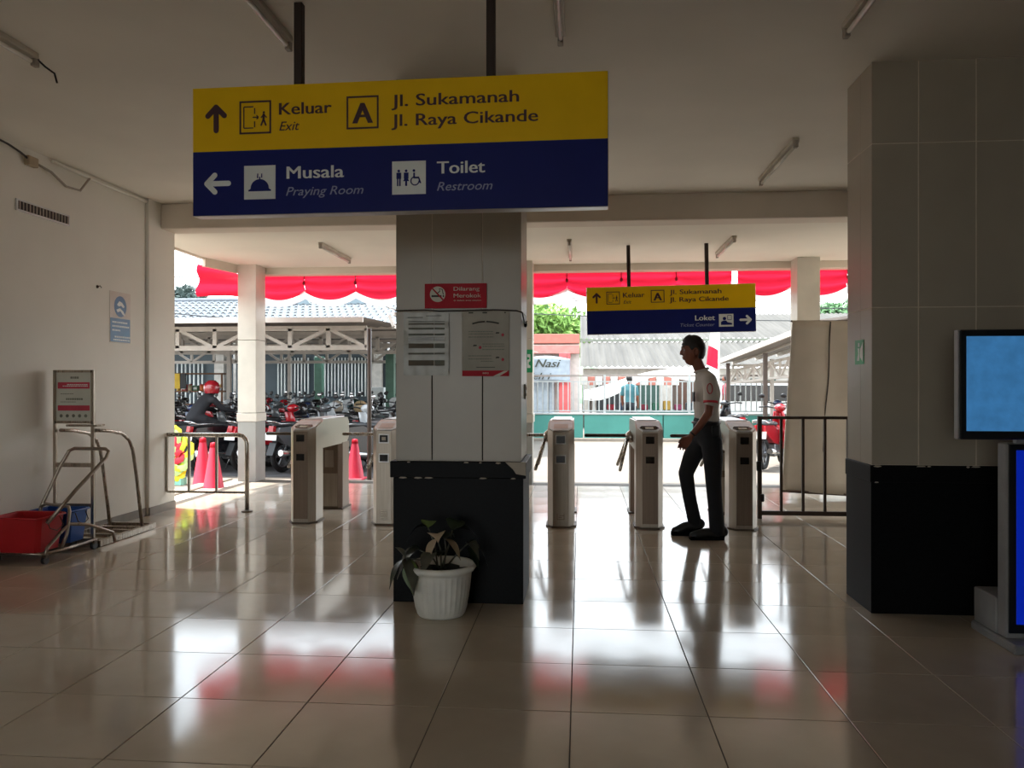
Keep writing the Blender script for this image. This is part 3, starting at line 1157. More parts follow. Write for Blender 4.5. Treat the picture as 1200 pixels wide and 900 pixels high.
N1 = thing('notice', (-.985, 5.012, 1.455), label='creased notice in a plastic sleeve on the left side of the middle pillar', cat='notice')
sl = MB()
n = 12
vs, fs = [], []
for j in range(n + 1):
    for i in range(n + 1):
        vs.append((-.148 + .296 * i / n, -.006 - .002 * sin(i * 1.9 + j * .7) - .002 * sin(j * 2.3), .405 * j / n))
for j in range(n):
    for i in range(n):
        a = j * (n + 1) + i
        fs.append((a, a + 1, a + n + 2, a + n + 1))
sl.add(vs, fs, True)
sl.build('sleeve', mat('plastic sleeve over paper', '98978a', rough=.3, var=.12, scale=12), N1)
M_band = [mat('grey table row', '66675c', rough=.7), mat('brown table row', '5e5648', rough=.7), mat('pale table row', 'b3b6b4', rough=.5)]
rows_ = [(.33, .008, 1), (.30, .012, 0), (.262, .012, 0), (.232, .022, 2), (.19, .03, 1), (.14, .010, 0), (.08, .035, 1), (.345, .004, 0)]
for z, h_, k in rows_:
    MB().box(-.115, .05, -.0115, -.0105, z - h_ / 2, z + h_ / 2).build('table_row', M_band[k], N1)
    MB().box(.055, .12, -.0115, -.0105, z - h_ / 2, z + h_ / 2).build('table_row', M_band[0 if k != 2 else 2], N1)
MB().box(-.12, -.02, -.0115, -.0105, .37, .374).box(0, .1, -.0115, -.0105, .38, .384).build('heading_lines', M_ink, N1)

N2 = thing('notice', (-.602, 5.014, 1.450), label='printed notice with a red foot band on the right side of the middle pillar', cat='notice')
MB().bbox(-.152, .152, -.004, .004, 0, .415, .001).build('sheet', mat('grey paper', '9c9688', rough=.5), N2)
MB().box(-.15, .15, -.0055, -.004, .0, .036).build('foot_band', M_red, N2)
MB().prism([(.05, .001), (.09, .001), (.145, .034), (.12, .034)], 'y', -.0062, -.0055).build('stripe', M_cream, N2)
lettering('INFO', N2, M_cream, -.018, .014, .02, .011, .01, 0, y=-.006, name='foot_print')
tx = MB()
for z, a, b in ((.405, -.11, -.08), (.405, -.02, .01), (.405, .12, .13)):
    tx.box(a, b, -.0052, -.004, z - .004, z + .004)
tx.build('header_marks', M_ink, N2)
MB().tube([(-.085, -.005, .335), (-.045, -.005, .345), (-.004, -.005, .349)], .0045, 5).tube([(.006, -.005, .349), (.045, -.005, .345), (.085, -.005, .336)], .0045, 5).build('arched_title', M_ink, N2)
blocks = [(.285, -.11, .05), (.27, -.11, .05), (.25, -.11, .05), (.205, -.02, .12), (.19, -.02, .12), (.17, -.02, .12), (.13, -.11, .04), (.11, -.11, .04), (.095, -.03, .05)]
for z, a, b in blocks:
    tx = MB()
    y = a
    while y < b:
        w = rr.uniform(.006, .018)
        tx.box(y, min(b, y + w), -.005, -.004, z - .003, z + .003)
        y += w + .003
    tx.build('text_line', M_ink2, N2)
for x, z in ((.075, .275), (-.07, .195), (.075, .118)):
    MB().prism([(x - .012, z - .004), (x + .012, z - .003), (x + .014, z + .005), (x - .006, z + .006)], 'y', -.0052, -.004).build('small_drawing', M_ink, N2)
    MB().ball((x + .035, -.0045, z - .012), (.009, .001, .010), 8, 5).build('small_drawing', M_pink, N2)
MB().box(-.06, .06, -.0052, -.004, .055, .059).build('rule', M_ink, N2)

# black wire wrapped around the middle pillar at the tile joint
wr = MB().tube([(-1.19, 5.012, 1.872), (-1.0, 5.008, 1.875), (-.9, 5.010, 1.868), (-.55, 5.010, 1.873), (-.40, 5.008, 1.866), (-.368, 5.02, 1.855), (-.366, 5.2, 1.80), (-.366, 5.38, 1.82)], .0045, 6)
o = wr.build('wire', M_dark)
tag(o, 'thin dark wire strung round the middle pillar under the red sign', 'wire')
kn = MB().ball((0, 0, 0), (.012, .02, .02), 8, 6).tube([(0, 0, 0), (.01, -.03, .02)], .004, 5)
o = kn.build('wire_clip', M_black)
o.location = (-.366, 5.3, 1.80)
tag(o, 'small black clip on the wire at the side of the middle pillar', 'clip')

# white switches / hooks on the right face of the middle pillar
sw = thing('wall_socket', (-.3745, 5.30, 1.30), label='narrow white switch strip on the right face of the middle pillar', cat='socket')
MB().bbox(0, .012, -.035, .035, 0, .10, .003).build('plate', M_white, sw)
MB().bbox(.011, .015, -.012, .012, .02, .04, .001).bbox(.011, .015, -.012, .012, .06, .08, .001).build('switch', M_ink, sw)


def green_sticker(loc, axis, w, h, label):
    S = thing('safety_sticker', loc, label=label, cat='sticker')
    if axis == 'x':
        MB().bbox(-.002, 0, -w / 2, w / 2, 0, h, .0005).build('sheet', M_green, S)
        mb = MB().prism([(-w * .42, h * .08), (-w * .1, h * .3), (-w * .12, h * .62), (-w * .42, h * .9)], 'x', -.003, -.002)
        mb.prism([(-w * .02, h * .72), (w * .12, h * .72), (w * .12, h * .88), (-w * .02, h * .88)], 'x', -.003, -.002)
        mb.prism([(-w * .02, h * .15), (w * .25, h * .15), (w * .1, h * .45), (w * .16, h * .66), (0, h * .66)], 'x', -.003, -.002)
        mb.build('figure', M_white, S)
    else:
        MB().bbox(-w / 2, w / 2, -.002, 0, 0, h, .0005).build('sheet', M_green, S)
        MB().prism([(-w * .25, h * .2), (w * .2, h * .2), (w * .2, h * .3), (-.05 * w, h * .35), (-.05 * w, h * .45), (w * .2, h * .5),
                    (w * .2, h * .8), (-w * .25, h * .8), (-w * .25, h * .68), (w * .05, h * .65), (w * .05, h * .58), (-w * .25, h * .55)], 'y', -.003, -.002).build('figure', M_white, S)
    return S


green_sticker((1.774, 5.21, 1.525), 'x', .16, .155, 'green safety sticker with white figure on the left face of the right pillar')
green_sticker((-.712, 10.999, 1.56), 'y', .10, .32, 'small green exit sticker on the outer column behind the middle pillar')

# cables hanging right of the wide pillar
cbb = MB()
for k in range(5):
    x = 2.70 + .025 * k
    cbb.tube([(x + .02 * sin(q * 1.3 + k), 5.44 + .004 * k, 3.30 - q * .13 + (.12 * sin(q * .9 + k) if k % 2 else 0)) for q in range(10)], .009, 6)
o = cbb.build('cable_bundle', M_black)
tag(o, 'tangled black cables hanging beside the top of the wide right pillar', 'cable')
o = MB().bbox(2.665, 2.86, 5.48, 5.56, 1.9, 3.369, .004).build('cable_tray', M_dark)
tag(o, 'dark vertical cable tray on the right edge beside the wide pillar', 'cable tray')

# ================================================================== kiosk with blue screens
M_case = mat('kiosk grey casing', '8f8f8f', rough=.45, metal=.2)
M_bez = mat('kiosk black bezel', '101418', rough=.35)
M_scr1 = mat('pale blue screen', '3a74a8', rough=.3, emit=.22, var=.12, scale=14, spec=.3)
M_scr2 = mat('deep blue screen', '0624a8', rough=.3, emit=.20, var=.03, spec=.3)
KU = thing('kiosk', (2.23, 4.28, 0), label='grey floor kiosk with a tall vivid blue screen at the right edge', cat='kiosk')
MB().bbox(0, .60, .0, .46, 0, .05, .008).build('foot', M_case, KU)
MB().bbox(.012, .58, .21, .45, .05, .245, .006).build('base_block', M_case, KU)
MB().bbox(.02, .60, .12, .21, .05, 1.085, .006).build('casing', M_case, KU)
MB().bbox(.03, .58, .108, .121, .08, 1.08, .003).build('bezel', M_bez, KU)
MB().bbox(.065, .545, .103, .109, .13, 1.05, .001).build('screen', M_scr2, KU)
MB().bbox(.10, .14, .209, .24, .245, 1.0, .004).build('rear_column', M_case, KU)
MN = thing('monitor', (2.0, 4.36, 1.107), label='large dark-framed monitor showing pale blue above the kiosk', cat='monitor')
MB().bbox(0, .98, 0, .055, 0, .58, .006).build('casing', M_bez, MN)
MB().bbox(.03, .95, -.004, .001, .045, .545, .001).build('screen', M_scr1, MN)
MB().bbox(-.006, .002, .015, .06, .0, .58, .002).build('side_trim', M_case, MN)
MB().bbox(.30, .42, .056, .10, .05, .5, .003).build('mount_bracket', M_bez, MN)
MB().bbox(.31, .37, .056, .092, -.03, .06, .003).build('post', M_case, MN)

# ================================================================== potted plant
PT = thing('potted_plant', (-.845, 4.765, 0), rz=.2, label='drooping dark-leaved plant in a white fluted pot before the middle pillar', cat='plant')
M_pot = mat('off-white plastic pot', 'e2e1d8', rough=.55, var=.10, scale=7)
prof = [(0, 0), (.138, 0), (.146, .012), (.155, .05), (.172, .15), (.182, .245), (.186, .265), (.200, .268), (.212, .285), (.212, .30), (.200, .31), (.188, .30), (.178, .26), (0, .255)]
mb = MB()
n = 96
vs, fs = [], []
for j, (r, z) in enumerate(prof):
    for i in range(n):
        t = 2 * pi * i / n
        rr_ = r
        if 3 <= j <= 5:
            rr_ = r + .0035 * (1 if i % 3 else -1)
        if 8 <= j <= 9:
            rr_ = r + .004 * cos(12 * t)
        vs.append((rr_ * cos(t), rr_ * sin(t), z))
for j in range(len(prof) - 1):
    for i in range(n):
        fs.append((j * n + i, j * n + (i + 1) % n, (j + 1) * n + (i + 1) % n, (j + 1) * n + i))
mb.add(vs, fs, True)
mb.build('pot', M_pot, PT)
so = MB()
vs = [(0, 0, .275)]
for i in range(20):
    vs.append((.18 * cos(2 * pi * i / 20), .18 * sin(2 * pi * i / 20), .262 + .008 * sin(i * 2.1)))
so.add(vs, [(0, 1 + i, 1 + (i + 1) % 20) for i in range(20)], True)
so.build('soil', mat('potting soil', '231a13', rough=.95, bump=.4, scale=40), PT)
M_lf = [mat('dark green leaf', '1d2a18', rough=.38, var=.3, scale=14), mat('pale leaf back', 'b8a58a', rough=.6, var=.15, scale=12),
        mat('mid green leaf', '556a30', rough=.45, var=.3, scale=14), mat('grey green leaf', '55564a', rough=.4, var=.3, scale=14)]


def leaf(P, base, d, length, width, droop, m, twist=0.0, name='leaf'):
    """a leaf blade with a midrib fold, bent along its length"""
    base = Vector(base)
    d = Vector(d).normalized()
    side = d.cross(Vector((0, 0, 1)))
    side = side.normalized() if side.length > .05 else Vector((1, 0, 0))
    side = Matrix.Rotation(twist, 3, d) @ side
    nrm = side.cross(d).normalized()
    N = 8
    vs, fs = [], []
    for i in range(N + 1):
        t = i / N
        w = width * .5 * (sin(pi * min(1, t * 1.05) ** .8) ** .9 if 0 < t < .95 else .03)
        c = base + d * length * t * (1 - .15 * droop * t) + Vector((0, 0, -droop * length * t * t))
        vs += [c + side * w + nrm * w * .35, c, c - side * w + nrm * w * .35]
    for i in range(N):
        a = i * 3
        fs += [(a, a + 1, a + 4, a + 3), (a + 1, a + 2, a + 5, a + 4)]
    mb = MB()
    mb.add(vs, fs, True)
    return mb.build(name, m, P, fix=False)


stems = [((.0, 0, .27), (-.03, -.01, .47)), ((.015, .01, .27), (.02, -.02, .46)), ((-.01, 0, .27), (-.13, -.05, .40)), ((.02, 0, .27), (.16, .0, .42)),
         ((0, .01, .27), (.07, .04, .50)), ((-.02, 0, .27), (-.08, .03, .52)), ((-.03, -.02, .27), (-.21, -.08, .36))]
for a, b in stems:
    m_ = [(a[k] + b[k]) / 2 + (.012 if k < 2 else .02) for k in range(3)]
    MB().tube([a, m_, b], [.006, .005, .004], 6).build('stem', M_lf[3], PT)
# large leaves: (base, direction, length, width, droop, material)
LV = [((-.03, -.01, .47), (.05, -.3, .5), .14, .12, .9, 1, .1), ((-.03, -.01, .46), (-.35, -.4, -.5), .13, .085, .5, 1, .3),
      ((.02, -.02, .46), (.5, -.35, -.35), .14, .10, .4, 1, -.2), ((.02, -.02, .45), (.3, .2, .6), .16, .11, .7, 0, 0),
      ((-.08, .03, .52), (-.6, .1, .3), .17, .10, .9, 0, .2), ((-.08, .03, .52), (.1, .2, .6), .16, .10, .8, 2, .1),
      ((.07, .04, .50), (.7, .1, .3), .20, .12, .7, 0, .2), ((.07, .04, .50), (.2, .3, .6), .19, .12, .6, 0, .5),
      ((.16, 0, .42), (.6, .0, .2), .17, .10, 1.2, 0, .1), ((.16, 0, .42), (.3, -.3, .3), .14, .09, 1.1, 3, 0),
      ((.16, 0, .40), (.4, -.2, -.5), .12, .07, .4, 0, .3),
      ((-.13, -.05, .40), (-.7, -.3, .2), .18, .11, 1.1, 3, 0), ((-.13, -.05, .40), (-.5, .1, .4), .17, .10, 1.0, 0, .4),
      ((-.21, -.08, .36), (-.4, -.4, -.2), .16, .10, .7, 0, .5), ((-.21, -.08, .36), (.2, -.5, -.3), .16, .11, .8, 3, -.3),
      ((-.18, -.09, .35), (.05, -.15, -.8), .17, .11, .2, 2, .8), ((-.21, -.08, .36), (-.3, .1, .45), .13, .05, .3, 3, 1.0),
      ((-.05, -.05, .38), (-.3, -.6, .1), .16, .10, .8, 3, .1), ((.0, .0, .36), (-.1, -.5, .5), .15, .07, .6, 0, 0)]
for b, d, ln, w, dr, k, tw_ in LV:
    leaf(PT, b, d, ln, w, dr, M_lf[k], tw_)

# ================================================================== the walking man
M_skin = mat('brown skin', '7a4531', rough=.5, var=.06, scale=8)
M_hair = mat('black hair', '14100f', rough=.55, var=.4, scale=120)
M_shirt = mat('white shirt cloth', 'b9b1a8', rough=.85, var=.05, scale=5, bump=.3)
M_trou = mat('black trouser cloth', '101217', rough=.85, var=.3, scale=8, bump=.3)
M_shoe = mat('black shoe leather', '0b0b0c', rough=.45)
M_sole = mat('black rubber sole', '0a0a0a', rough=.95, spec=.1)
M_trim = mat('red sleeve trim', 'b02030', rough=.7)

MAN = thing('person', (1.125, 7.33, 0), rz=radians(4), label='man in white short-sleeved shirt and black trousers walking left between the turnstiles', cat='person')


def head_mesh(c, s=1.0):
    """face looks towards -X"""
    mb = MB()
    n, m_ = 36, 26
    vs, fs = [], []
    for j in range(m_ + 1):
        p = pi * j / m_
        for i in range(n):
            t = 2 * pi * i / n
            x, y, z = sin(p) * cos(t), sin(p) * sin(t), cos(p)
            rx, ry, rz = .098, .076, .125
            # jaw narrows and comes forward, back of the skull stays full
            low = max(0, -z)
            X = x * rx * (1 - .30 * low) - .016 * low
            Y = y * ry * (1 - .34 * low ** 1.3)
            Z = z * rz
            if x > 0 and z < -.2:
                X *= 1 - .55 * min(1, (-z - .2) * 1.6)
            if x < 0:
                f = -x
                X -= .010 * f * math.exp(-((z - .30) / .16) ** 2)          # brow
                X += .008 * f * math.exp(-((z - .10) / .12) ** 2) * math.exp(-((abs(y) - .42) / .2) ** 2)  # eye sockets
                X -= .012 * f * math.exp(-((z + .86) / .13) ** 2)          # chin
            vs.append((X, Y, Z))
    for j in range(m_):
        for i in range(n):
            fs.append((j * n + i, j * n + (i + 1) % n, (j + 1) * n + (i + 1) % n, (j + 1) * n + i))
    mb.add(vs, fs)
    # nose
    mb.cyl((-.088, 0, .030), (-.106, 0, -.012), .009, .013, 10)
    mb.ball((-.102, 0, -.020), (.016, .014, .012), 12, 8)
    for s_ in (-1, 1):
        mb.ball((-.094, s_ * .012, -.024), (.011, .009, .008), 10, 6)
    # lips
    mb.ball((-.081, 0, -.053), (.014, .024, .008), 12, 8)
    mb.ball((-.078, 0, -.067), (.013, .021, .008), 12, 8)
    # ears
    for s_ in (-1, 1):
        e = [(.012 + .020 * cos(t), s_ * (.078 + .006 * sin(t)), -.002 + .032 * sin(t)) for t in [2 * pi * q / 14 for q in range(14)]]
        mb.tube(e, .0065, 6, closed=True)
        mb.ball((.012, s_ * .074, -.002), (.018, .006, .028), 10, 8)
        mb.ball((.004, s_ * .076, -.032), (.009, .007, .010), 8, 6)
    mb.v = [(c[0] + v[0] * s, c[1] + v[1] * s, c[2] + v[2] * s) for v in mb.v]
    return mb_mesh(mb)


HC = (-.105, 0, 1.695)


def hand_mesh(w, d, side, curl=.5, thumb=(-1, 0, 0)):
    """w wrist point, d direction of the hand; fingers curl towards the thumb-side palm"""
    w, d = Vector(w), Vector(d).normalized()
    t = Vector(thumb).normalized()
    t = (t - d * t.dot(d)).normalized()          # thumb side
    pn = d.cross(t).normalized() * side          # palm normal
    out = []
    # palm: a flat chain
    out.append(skin_mesh([(w - d * .02, .024, .020), (w + d * .03, .032, .016), (w + d * .085, .038, .014)], [(0, 1), (1, 2)], 0, 2))
    mb = MB()
    q = w + d * .05
    vs = []
    for a, wd, th in ((0.0, .026, .016), (.045, .040, .015), (.088, .042, .011)):
        for sx, sy in ((-1, -1), (1, -1), (1, 1), (-1, 1)):
            vs.append(w + d * a + t * wd * sx + pn * th * sy)
    fs = [(0, 1, 2, 3), (11, 10, 9, 8)]
    for k in range(2):
        for i in range(4):
            fs.append((k * 4 + i, k * 4 + 4 + i, k * 4 + 4 + (i + 1) % 4, k * 4 + (i + 1) % 4))
    mb.add(vs, fs)
    out.append(mb_mesh(mb))
    for k, (off, ln) in enumerate(((.032, .072), (.011, .080), (-.011, .074), (-.031, .058))):
        p = w + d * .082 + t * off
        pts = [p]
        ang = .15 + .08 * k
        for seg in (.42, .32, .26):
            ang += curl * (.55 + .1 * k)
            dirv = d * cos(ang) + pn * sin(ang)
            pts.append(pts[-1] + dirv * ln * seg)
        f = MB().tube(pts, [.0095, .009, .0082, .007], 8)
        f.ball(pts[-1], .0072, 8, 6)
        out.append(mb_mesh(f))
    b = w + d * .025 + t * .026
    pts = [b, b + t * .022 + d * .024 + pn * .010, b + t * .030 + d * .052 + pn * .020, b + t * .027 + d * .075 + pn * .028]
    f = MB().tube(pts, [.013, .0115, .0095, .008], 8)
    f.ball(pts[-1], .0082, 8, 6)
    out.append(mb_mesh(f))
    return out


body_nodes = [((.02, 0, 1.00), .10, .13), ((.02, 0, 1.15), .085, .12), ((.03, 0, 1.30), .095, .14), ((.01, 0, 1.42), .085, .13),
              ((-.02, 0, 1.495), .058, .06), ((-.045, 0, 1.55), .052, .052), ((-.075, 0, 1.62), .054, .054),
              # near arm 7..
              ((.01, -.165, 1.435), .055), ((.01, -.205, 1.30), .048), ((-.012, -.225, 1.14), .038), ((-.09, -.235, 1.035), .034), ((-.172, -.235, .935), .025),
              # far arm 12..
              ((.02, .165, 1.435), .055), ((.05, .205, 1.30), .048), ((.06, .22, 1.15), .038), ((.01, .225, 1.03), .034), ((-.05, .225, .92), .025),
              # near leg 17..
              ((.04, -.09, .92), .085), ((.055, -.10, .72), .075), ((.055, -.10, .53), .055), ((.075, -.10, .30), .05), ((.09, -.10, .09), .035), ((-.06, -.10, .045), .03),
              # far leg 23..
              ((.0, .09, .92), .085), ((-.09, .10, .74), .075), ((-.15, .10, .57), .055), ((-.11, .11, .33), .05), ((-.065, .11, .12), .035), ((-.20, .12, .045), .03)]
body_edges = [(0, 1), (1, 2), (2, 3), (3, 4), (4, 5), (5, 6), (3, 7), (7, 8), (8, 9), (9, 10), (10, 11), (3, 12), (12, 13), (13, 14), (14, 15), (15, 16),
              (0, 17), (17, 18), (18, 19), (19, 20), (20, 21), (21, 22), (0, 23), (23, 24), (24, 25), (25, 26), (26, 27), (27, 28)]
parts = [skin_mesh(body_nodes, body_edges, 0, 2), head_mesh(HC)]
parts += hand_mesh((-.178, -.235, .93), (-.62, .02, -.72), -1, .45, thumb=(-.75, -.1, .3))
parts += hand_mesh((-.055, .225, .915), (-.35, .0, -.9), -1, .5, thumb=(-1, 0, .2))
body = fuse(parts, 'body', M_skin, MAN, .0052, 3)
for s_ in (-1, 1):
    e = MB().ball((HC[0] - .079, s_ * .031, HC[2] + .016), (.010, .013, .008), 12, 8).build('eye', mat('eye white', '9a8f86', rough=.4), MAN)
    MB().ball((HC[0] - .0865, s_ * .032, HC[2] + .016), (.0035, .005, .005), 8, 6).build('iris', M_black, e)
    MB().tube([(HC[0] - .094, s_ * .015, HC[2] + .037), (HC[0] - .094, s_ * .032, HC[2] + .043), (HC[0] - .084, s_ * .052, HC[2] + .038)], .004, 5).build('eyebrow', M_hair, MAN)

# hair: a cap over crown and back of the head
hm = MB()
n, m_ = 60, 36
vs, fs = [], []
rh = random.Random(4)
for j in range(m_ + 1):
    p = pi * j / m_
    for i in range(n):
        t = 2 * pi * i / n
        x, y, z = sin(p) * cos(t), sin(p) * sin(t), cos(p)
        # hairline: high on the forehead, low at the nape, around the ears
        lim = .42 if x < -.55 else (.42 - (x + .55) * 1.3)
        if abs(y) > .55 and -.35 < x < .42:
            lim = max(lim, .12)
        lim = max(lim, -.52)
        k = 1.0 if z > lim else max(0, 1 - (lim - z) * 9)
        low = max(0, -z)
        th = .006 + .016 * max(0, z) + .010 * max(0, x) + .010 * (1 if (x < -.2 and z > .6) else 0)
        th += rh.uniform(-.0025, .0025)
        X = x * (.098 * (1 - .12 * low) + th) - .0
        Y = y * (.076 * (1 - .2 * low) + th)
        Z = z * (.125 + th)
        f = k if k > 0 else 0
        if f < 1:
            X, Y, Z = [q * (f + (1 - f) * .80) for q in (X, Y, Z)]
        vs.append((HC[0] + .004 + X, HC[1] + Y, HC[2] + .004 + Z))
for j in range(m_):
    for i in range(n):
        fs.append((j * n + i, j * n + (i + 1) % n, (j + 1) * n + (i + 1) % n, (j + 1) * n + i))
hm.add(vs, fs, True)
# drop the part that lies inside the head
hm.build('hair', M_hair, MAN)

# shirt: torso with sleeves
shirt_nodes = [((.025, 0, 1.075), .112, .150), ((.02, 0, 1.18), .108, .150), ((.03, 0, 1.31), .116, .165), ((.015, 0, 1.42), .098, .150), ((-.012, 0, 1.475), .07, .09),
               ((.01, -.160, 1.430), .066), ((.012, -.200, 1.345), .064), ((.008, -.218, 1.255), .062),
               ((.02, .160, 1.430), .066), ((.045, .200, 1.345), .064), ((.055, .215, 1.255), .062)]
shirt_edges = [(0, 1), (1, 2), (2, 3), (3, 4), (3, 5), (5, 6), (6, 7), (3, 8), (8, 9), (9, 10)]
fuse([skin_mesh(shirt_nodes, shirt_edges, 0, 2)], 'shirt', M_shirt, MAN, .010, 8)
MB().tube([(-.025 + .060 * cos(t), .062 * sin(t), 1.525 + .018 * cos(t)) for t in [2 * pi * q / 20 for q in range(20)]], .012, 7, closed=True).build('collar', M_shirt, MAN)
MB().cyl((.0085, -.2195, 1.252), (.0075, -.2215, 1.232), .0645, .064, 20).build('sleeve_trim', M_trim, MAN)
MB().cyl((.0555, .2145, 1.252), (.0565, .2165, 1.232), .0645, .064, 20).build('sleeve_trim', M_trim, MAN)
em = arc((-.012, 1.36), .026, 0, 2 * pi, 15, 'xz', -.262)
MB().tube([(p[0] * .9, -.272 + abs(p[0] + .012) * .1 + (p[2] - 1.36) * .18 , 1.36 + (p[2] - 1.36) * 1.7) for p in em[:-1]], .0045, 5, closed=True).build('sleeve_emblem', M_trim, MAN)
# breast pocket pass and lanyard card on the chest
MB().bbox(-.115, -.100, -.09, -.03, 1.24, 1.33, .004).build('chest_card', M_black, MAN)
# trousers
tr_nodes = [((.02, 0, 1.045), .118, .152), ((.025, 0, .96), .124, .164),
            ((.045, -.092, .88), .098), ((.058, -.10, .72), .088), ((.060, -.10, .53), .072), ((.078, -.10, .30), .066), ((.094, -.10, .095), .070),
            ((.0, .092, .88), .098), ((-.085, .10, .73), .086), ((-.145, .10, .575), .070), ((-.108, .11, .34), .062), ((-.062, .115, .13), .064)]
tr_edges = [(0, 1), (1, 2), (2, 3), (3, 4), (4, 5), (5, 6), (1, 7), (7, 8), (8, 9), (9, 10), (10, 11)]
fuse([skin_mesh(tr_nodes, tr_edges, 0, 2)], 'trousers', M_trou, MAN, .010, 8)
MB().tube([(.02 + .118 * cos(t), .150 * sin(t), 1.05) for t in [2 * pi * q / 28 for q in range(28)]], .014, 6, closed=True).build('belt', M_shoe, MAN)
MB().bbox(.03, .10, -.185, -.15, .93, 1.03, .008).build('belt_pouch', M_shoe, MAN)


def shoe(ax, ay, az, tx, tz, y):
    sk = skin_mesh([((ax + .03, y, az - .03), .050), ((ax - .02, y, az - .045), .054, .048), (((ax + tx) / 2, y, (az + tz) / 2 - .01), .048, .046), ((tx + .03, y, tz + .006), .040, .046), ((tx, y, tz + .002), .032, .038)],
                   [(0, 1), (1, 2), (2, 3), (3, 4)], 0, 2)
    s_ = fuse([sk], 'shoe', M_shoe, MAN, .007, 2)
    return s_


shoe(.115, -.10, .105, -.125, .035, -.10)
MB().prism([(-.15, 0), (.15, 0), (.155, .045), (.05, .045), (-.15, .034)], 'y', -.14, -.06).build('sole', M_sole, MAN)
shoe(-.045, .115, .135, -.245, .040, .115)
MB().prism([(-.275, 0), (-.09, 0), (.0, .05), (.0, .10), (-.10, .07), (-.275, .032)], 'y', .075, .155).build('sole', M_sole, MAN)
MB().cyl((-.150, -.235, .963), (-.160, -.235, .952), .031, n=16).build('wrist_watch', M_black, MAN)

# ================================================================== red and white bunting along the canopy edge
def cloth_mat(name, c, t):
    return mat(name, c, rough=.7, var=.05, scale=4, trans=t)


M_lite_ = mat('bunting batten', 'c8b8a8', rough=.8)
M_rc = cloth_mat('thin red cloth', 'd8203c', .55)
M_wc = cloth_mat('thin white cloth', 'f0f0f0', .5)


def bunting(xa, xb, n, label, torn=False):
    B_ = thing('bunting', ((xa + xb) / 2, 11.66, 3.06), label=label, cat='bunting')
    w = (xb - xa) / n
    red, white = MB(), MB()
    NU, NV = 18, 16
    for k in range(n):
        x0 = xa + k * w - (xa + xb) / 2
        vs, fs, v2, f2 = [], [], [], []
        for j in range(NV + 1):
            v = j / NV
            for i in range(NU + 1):
                u = i / NU
                s_ = 4 * u * (1 - u)
                drop = (.27 + .12 * s_) * v
                edge = 1 - s_
                y = .022 * sin(v * 15 + 2.5 * s_ + k) * (v ** .6) * (1 - .25 * s_) - .03 * math.exp(-((edge - 1) / .12) ** 2) * math.exp(-((v - .42) / .25) ** 2)
                z = -drop + .035 * edge * sin(v * pi)
                vs.append((x0 + u * w, y, z))
                if j >= NV - 4:
                    vv = (j - NV + 4) / 4
                    v2.append((x0 + u * w, y + .012 - .01 * sin(u * 40) * vv, -(.27 + .12 * s_) - .12 * vv + .02))
        for j in range(NV):
            for i in range(NU):
                a = j * (NU + 1) + i
                fs.append((a, a + 1, a + NU + 2, a + NU + 1))
        for j in range(4):
            for i in range(NU):
                a = j * (NU + 1) + i
                f2.append((a, a + 1, a + NU + 2, a + NU + 1))
        red.add(vs, fs, True)
        white.add(v2, f2, True)
    MB().box(-(xb - xa) / 2, (xb - xa) / 2, -.078, -.004, -.01, .012).build('hanging_batten', M_lite_, B_)
    red.build('red_cloth', M_rc, B_)
    white.build('white_cloth', M_wc, B_)
    if not torn:
        vs, fs = [], []
        for j in range(11):
            v = j / 10
            for i in range(13):
                u = i / 12
                p = Vector((-5.15, 10.27, 0)).lerp(Vector((-4.93, 11.5, 0)), u)
                dz = .44 - .10 * u
                vs.append((p.x - (xa + xb) / 2 - .03 * sin(v * 9 + u * 2), p.y - 11.66 + .02 * sin(v * 7), 3.02 - dz * v - 3.06 + .03 * sin(u * 3) * (v > .9)))
        for j in range(10):
            for i in range(12):
                a = j * 13 + i
                fs.append((a, a + 1, a + 14, a + 13))
        cc = MB()
        cc.add(vs, fs, True)
        cc.build('corner_cloth', M_rc, B_)
    for k in range(1, n):
        x = xa + k * w - (xa + xb) / 2
        MB().ball((x, -.05, -.14), (.022, .02, .03), 8, 6).cyl((x, -.05, -.13), (x, -.03, -.02), .006, n=6).build('gather_knot', mat('dark red knot', '8c1020', rough=.8), B_)
    return B_


bunting(-4.95, 2.18, 9, 'long red and white draped bunting along the canopy edge, left and centre', False)
bunting(2.26, 6.1, 5, 'shorter red and white draped bunting to the right of the small gap', True)

# ================================================================== parking shelter on the left
M_wst = mat('white painted steel', 'c2bab0', rough=.5, var=.08)
M_bst = mat('brown painted post', '4c4038', rough=.5)
M_roofs = mat('weathered metal roof sheet', '7c7269', rough=.6, var=.12, scale=2)


def corrugated(name, x0, x1, y0, y1, z0, z1, m, parent, period=.16, amp=.018, along='x', rows=1, th=0):
    """wavy roof sheet; waves repeat along x and run up the slope in y"""
    mb = MB()
    nn = int((x1 - x0) / period * 4)
    vs, fs = [], []
    tot = 0
    for r in range(rows):
        ya, yb = y0 + (y1 - y0) * r / rows, y0 + (y1 - y0) * (r + 1) / rows + .05
        za, zb = z0 + (z1 - z0) * r / rows, z0 + (z1 - z0) * (r + 1) / rows
        lift = .03 if rows > 1 else 0
        o_ = len(vs)
        for q, (y, z) in enumerate(((ya, za + lift), (yb, zb))):
            for i in range(nn + 1):
                x = x0 + (x1 - x0) * i / nn
                vs.append((x, y, z + amp * sin(2 * pi * (x - x0) / period)))
        for i in range(nn):
            fs.append((o_ + i, o_ + i + 1, o_ + nn + 2 + i, o_ + nn + 1 + i))
    mb.add(vs, fs, True)
    return mb.build(name, m, parent, fix=False)


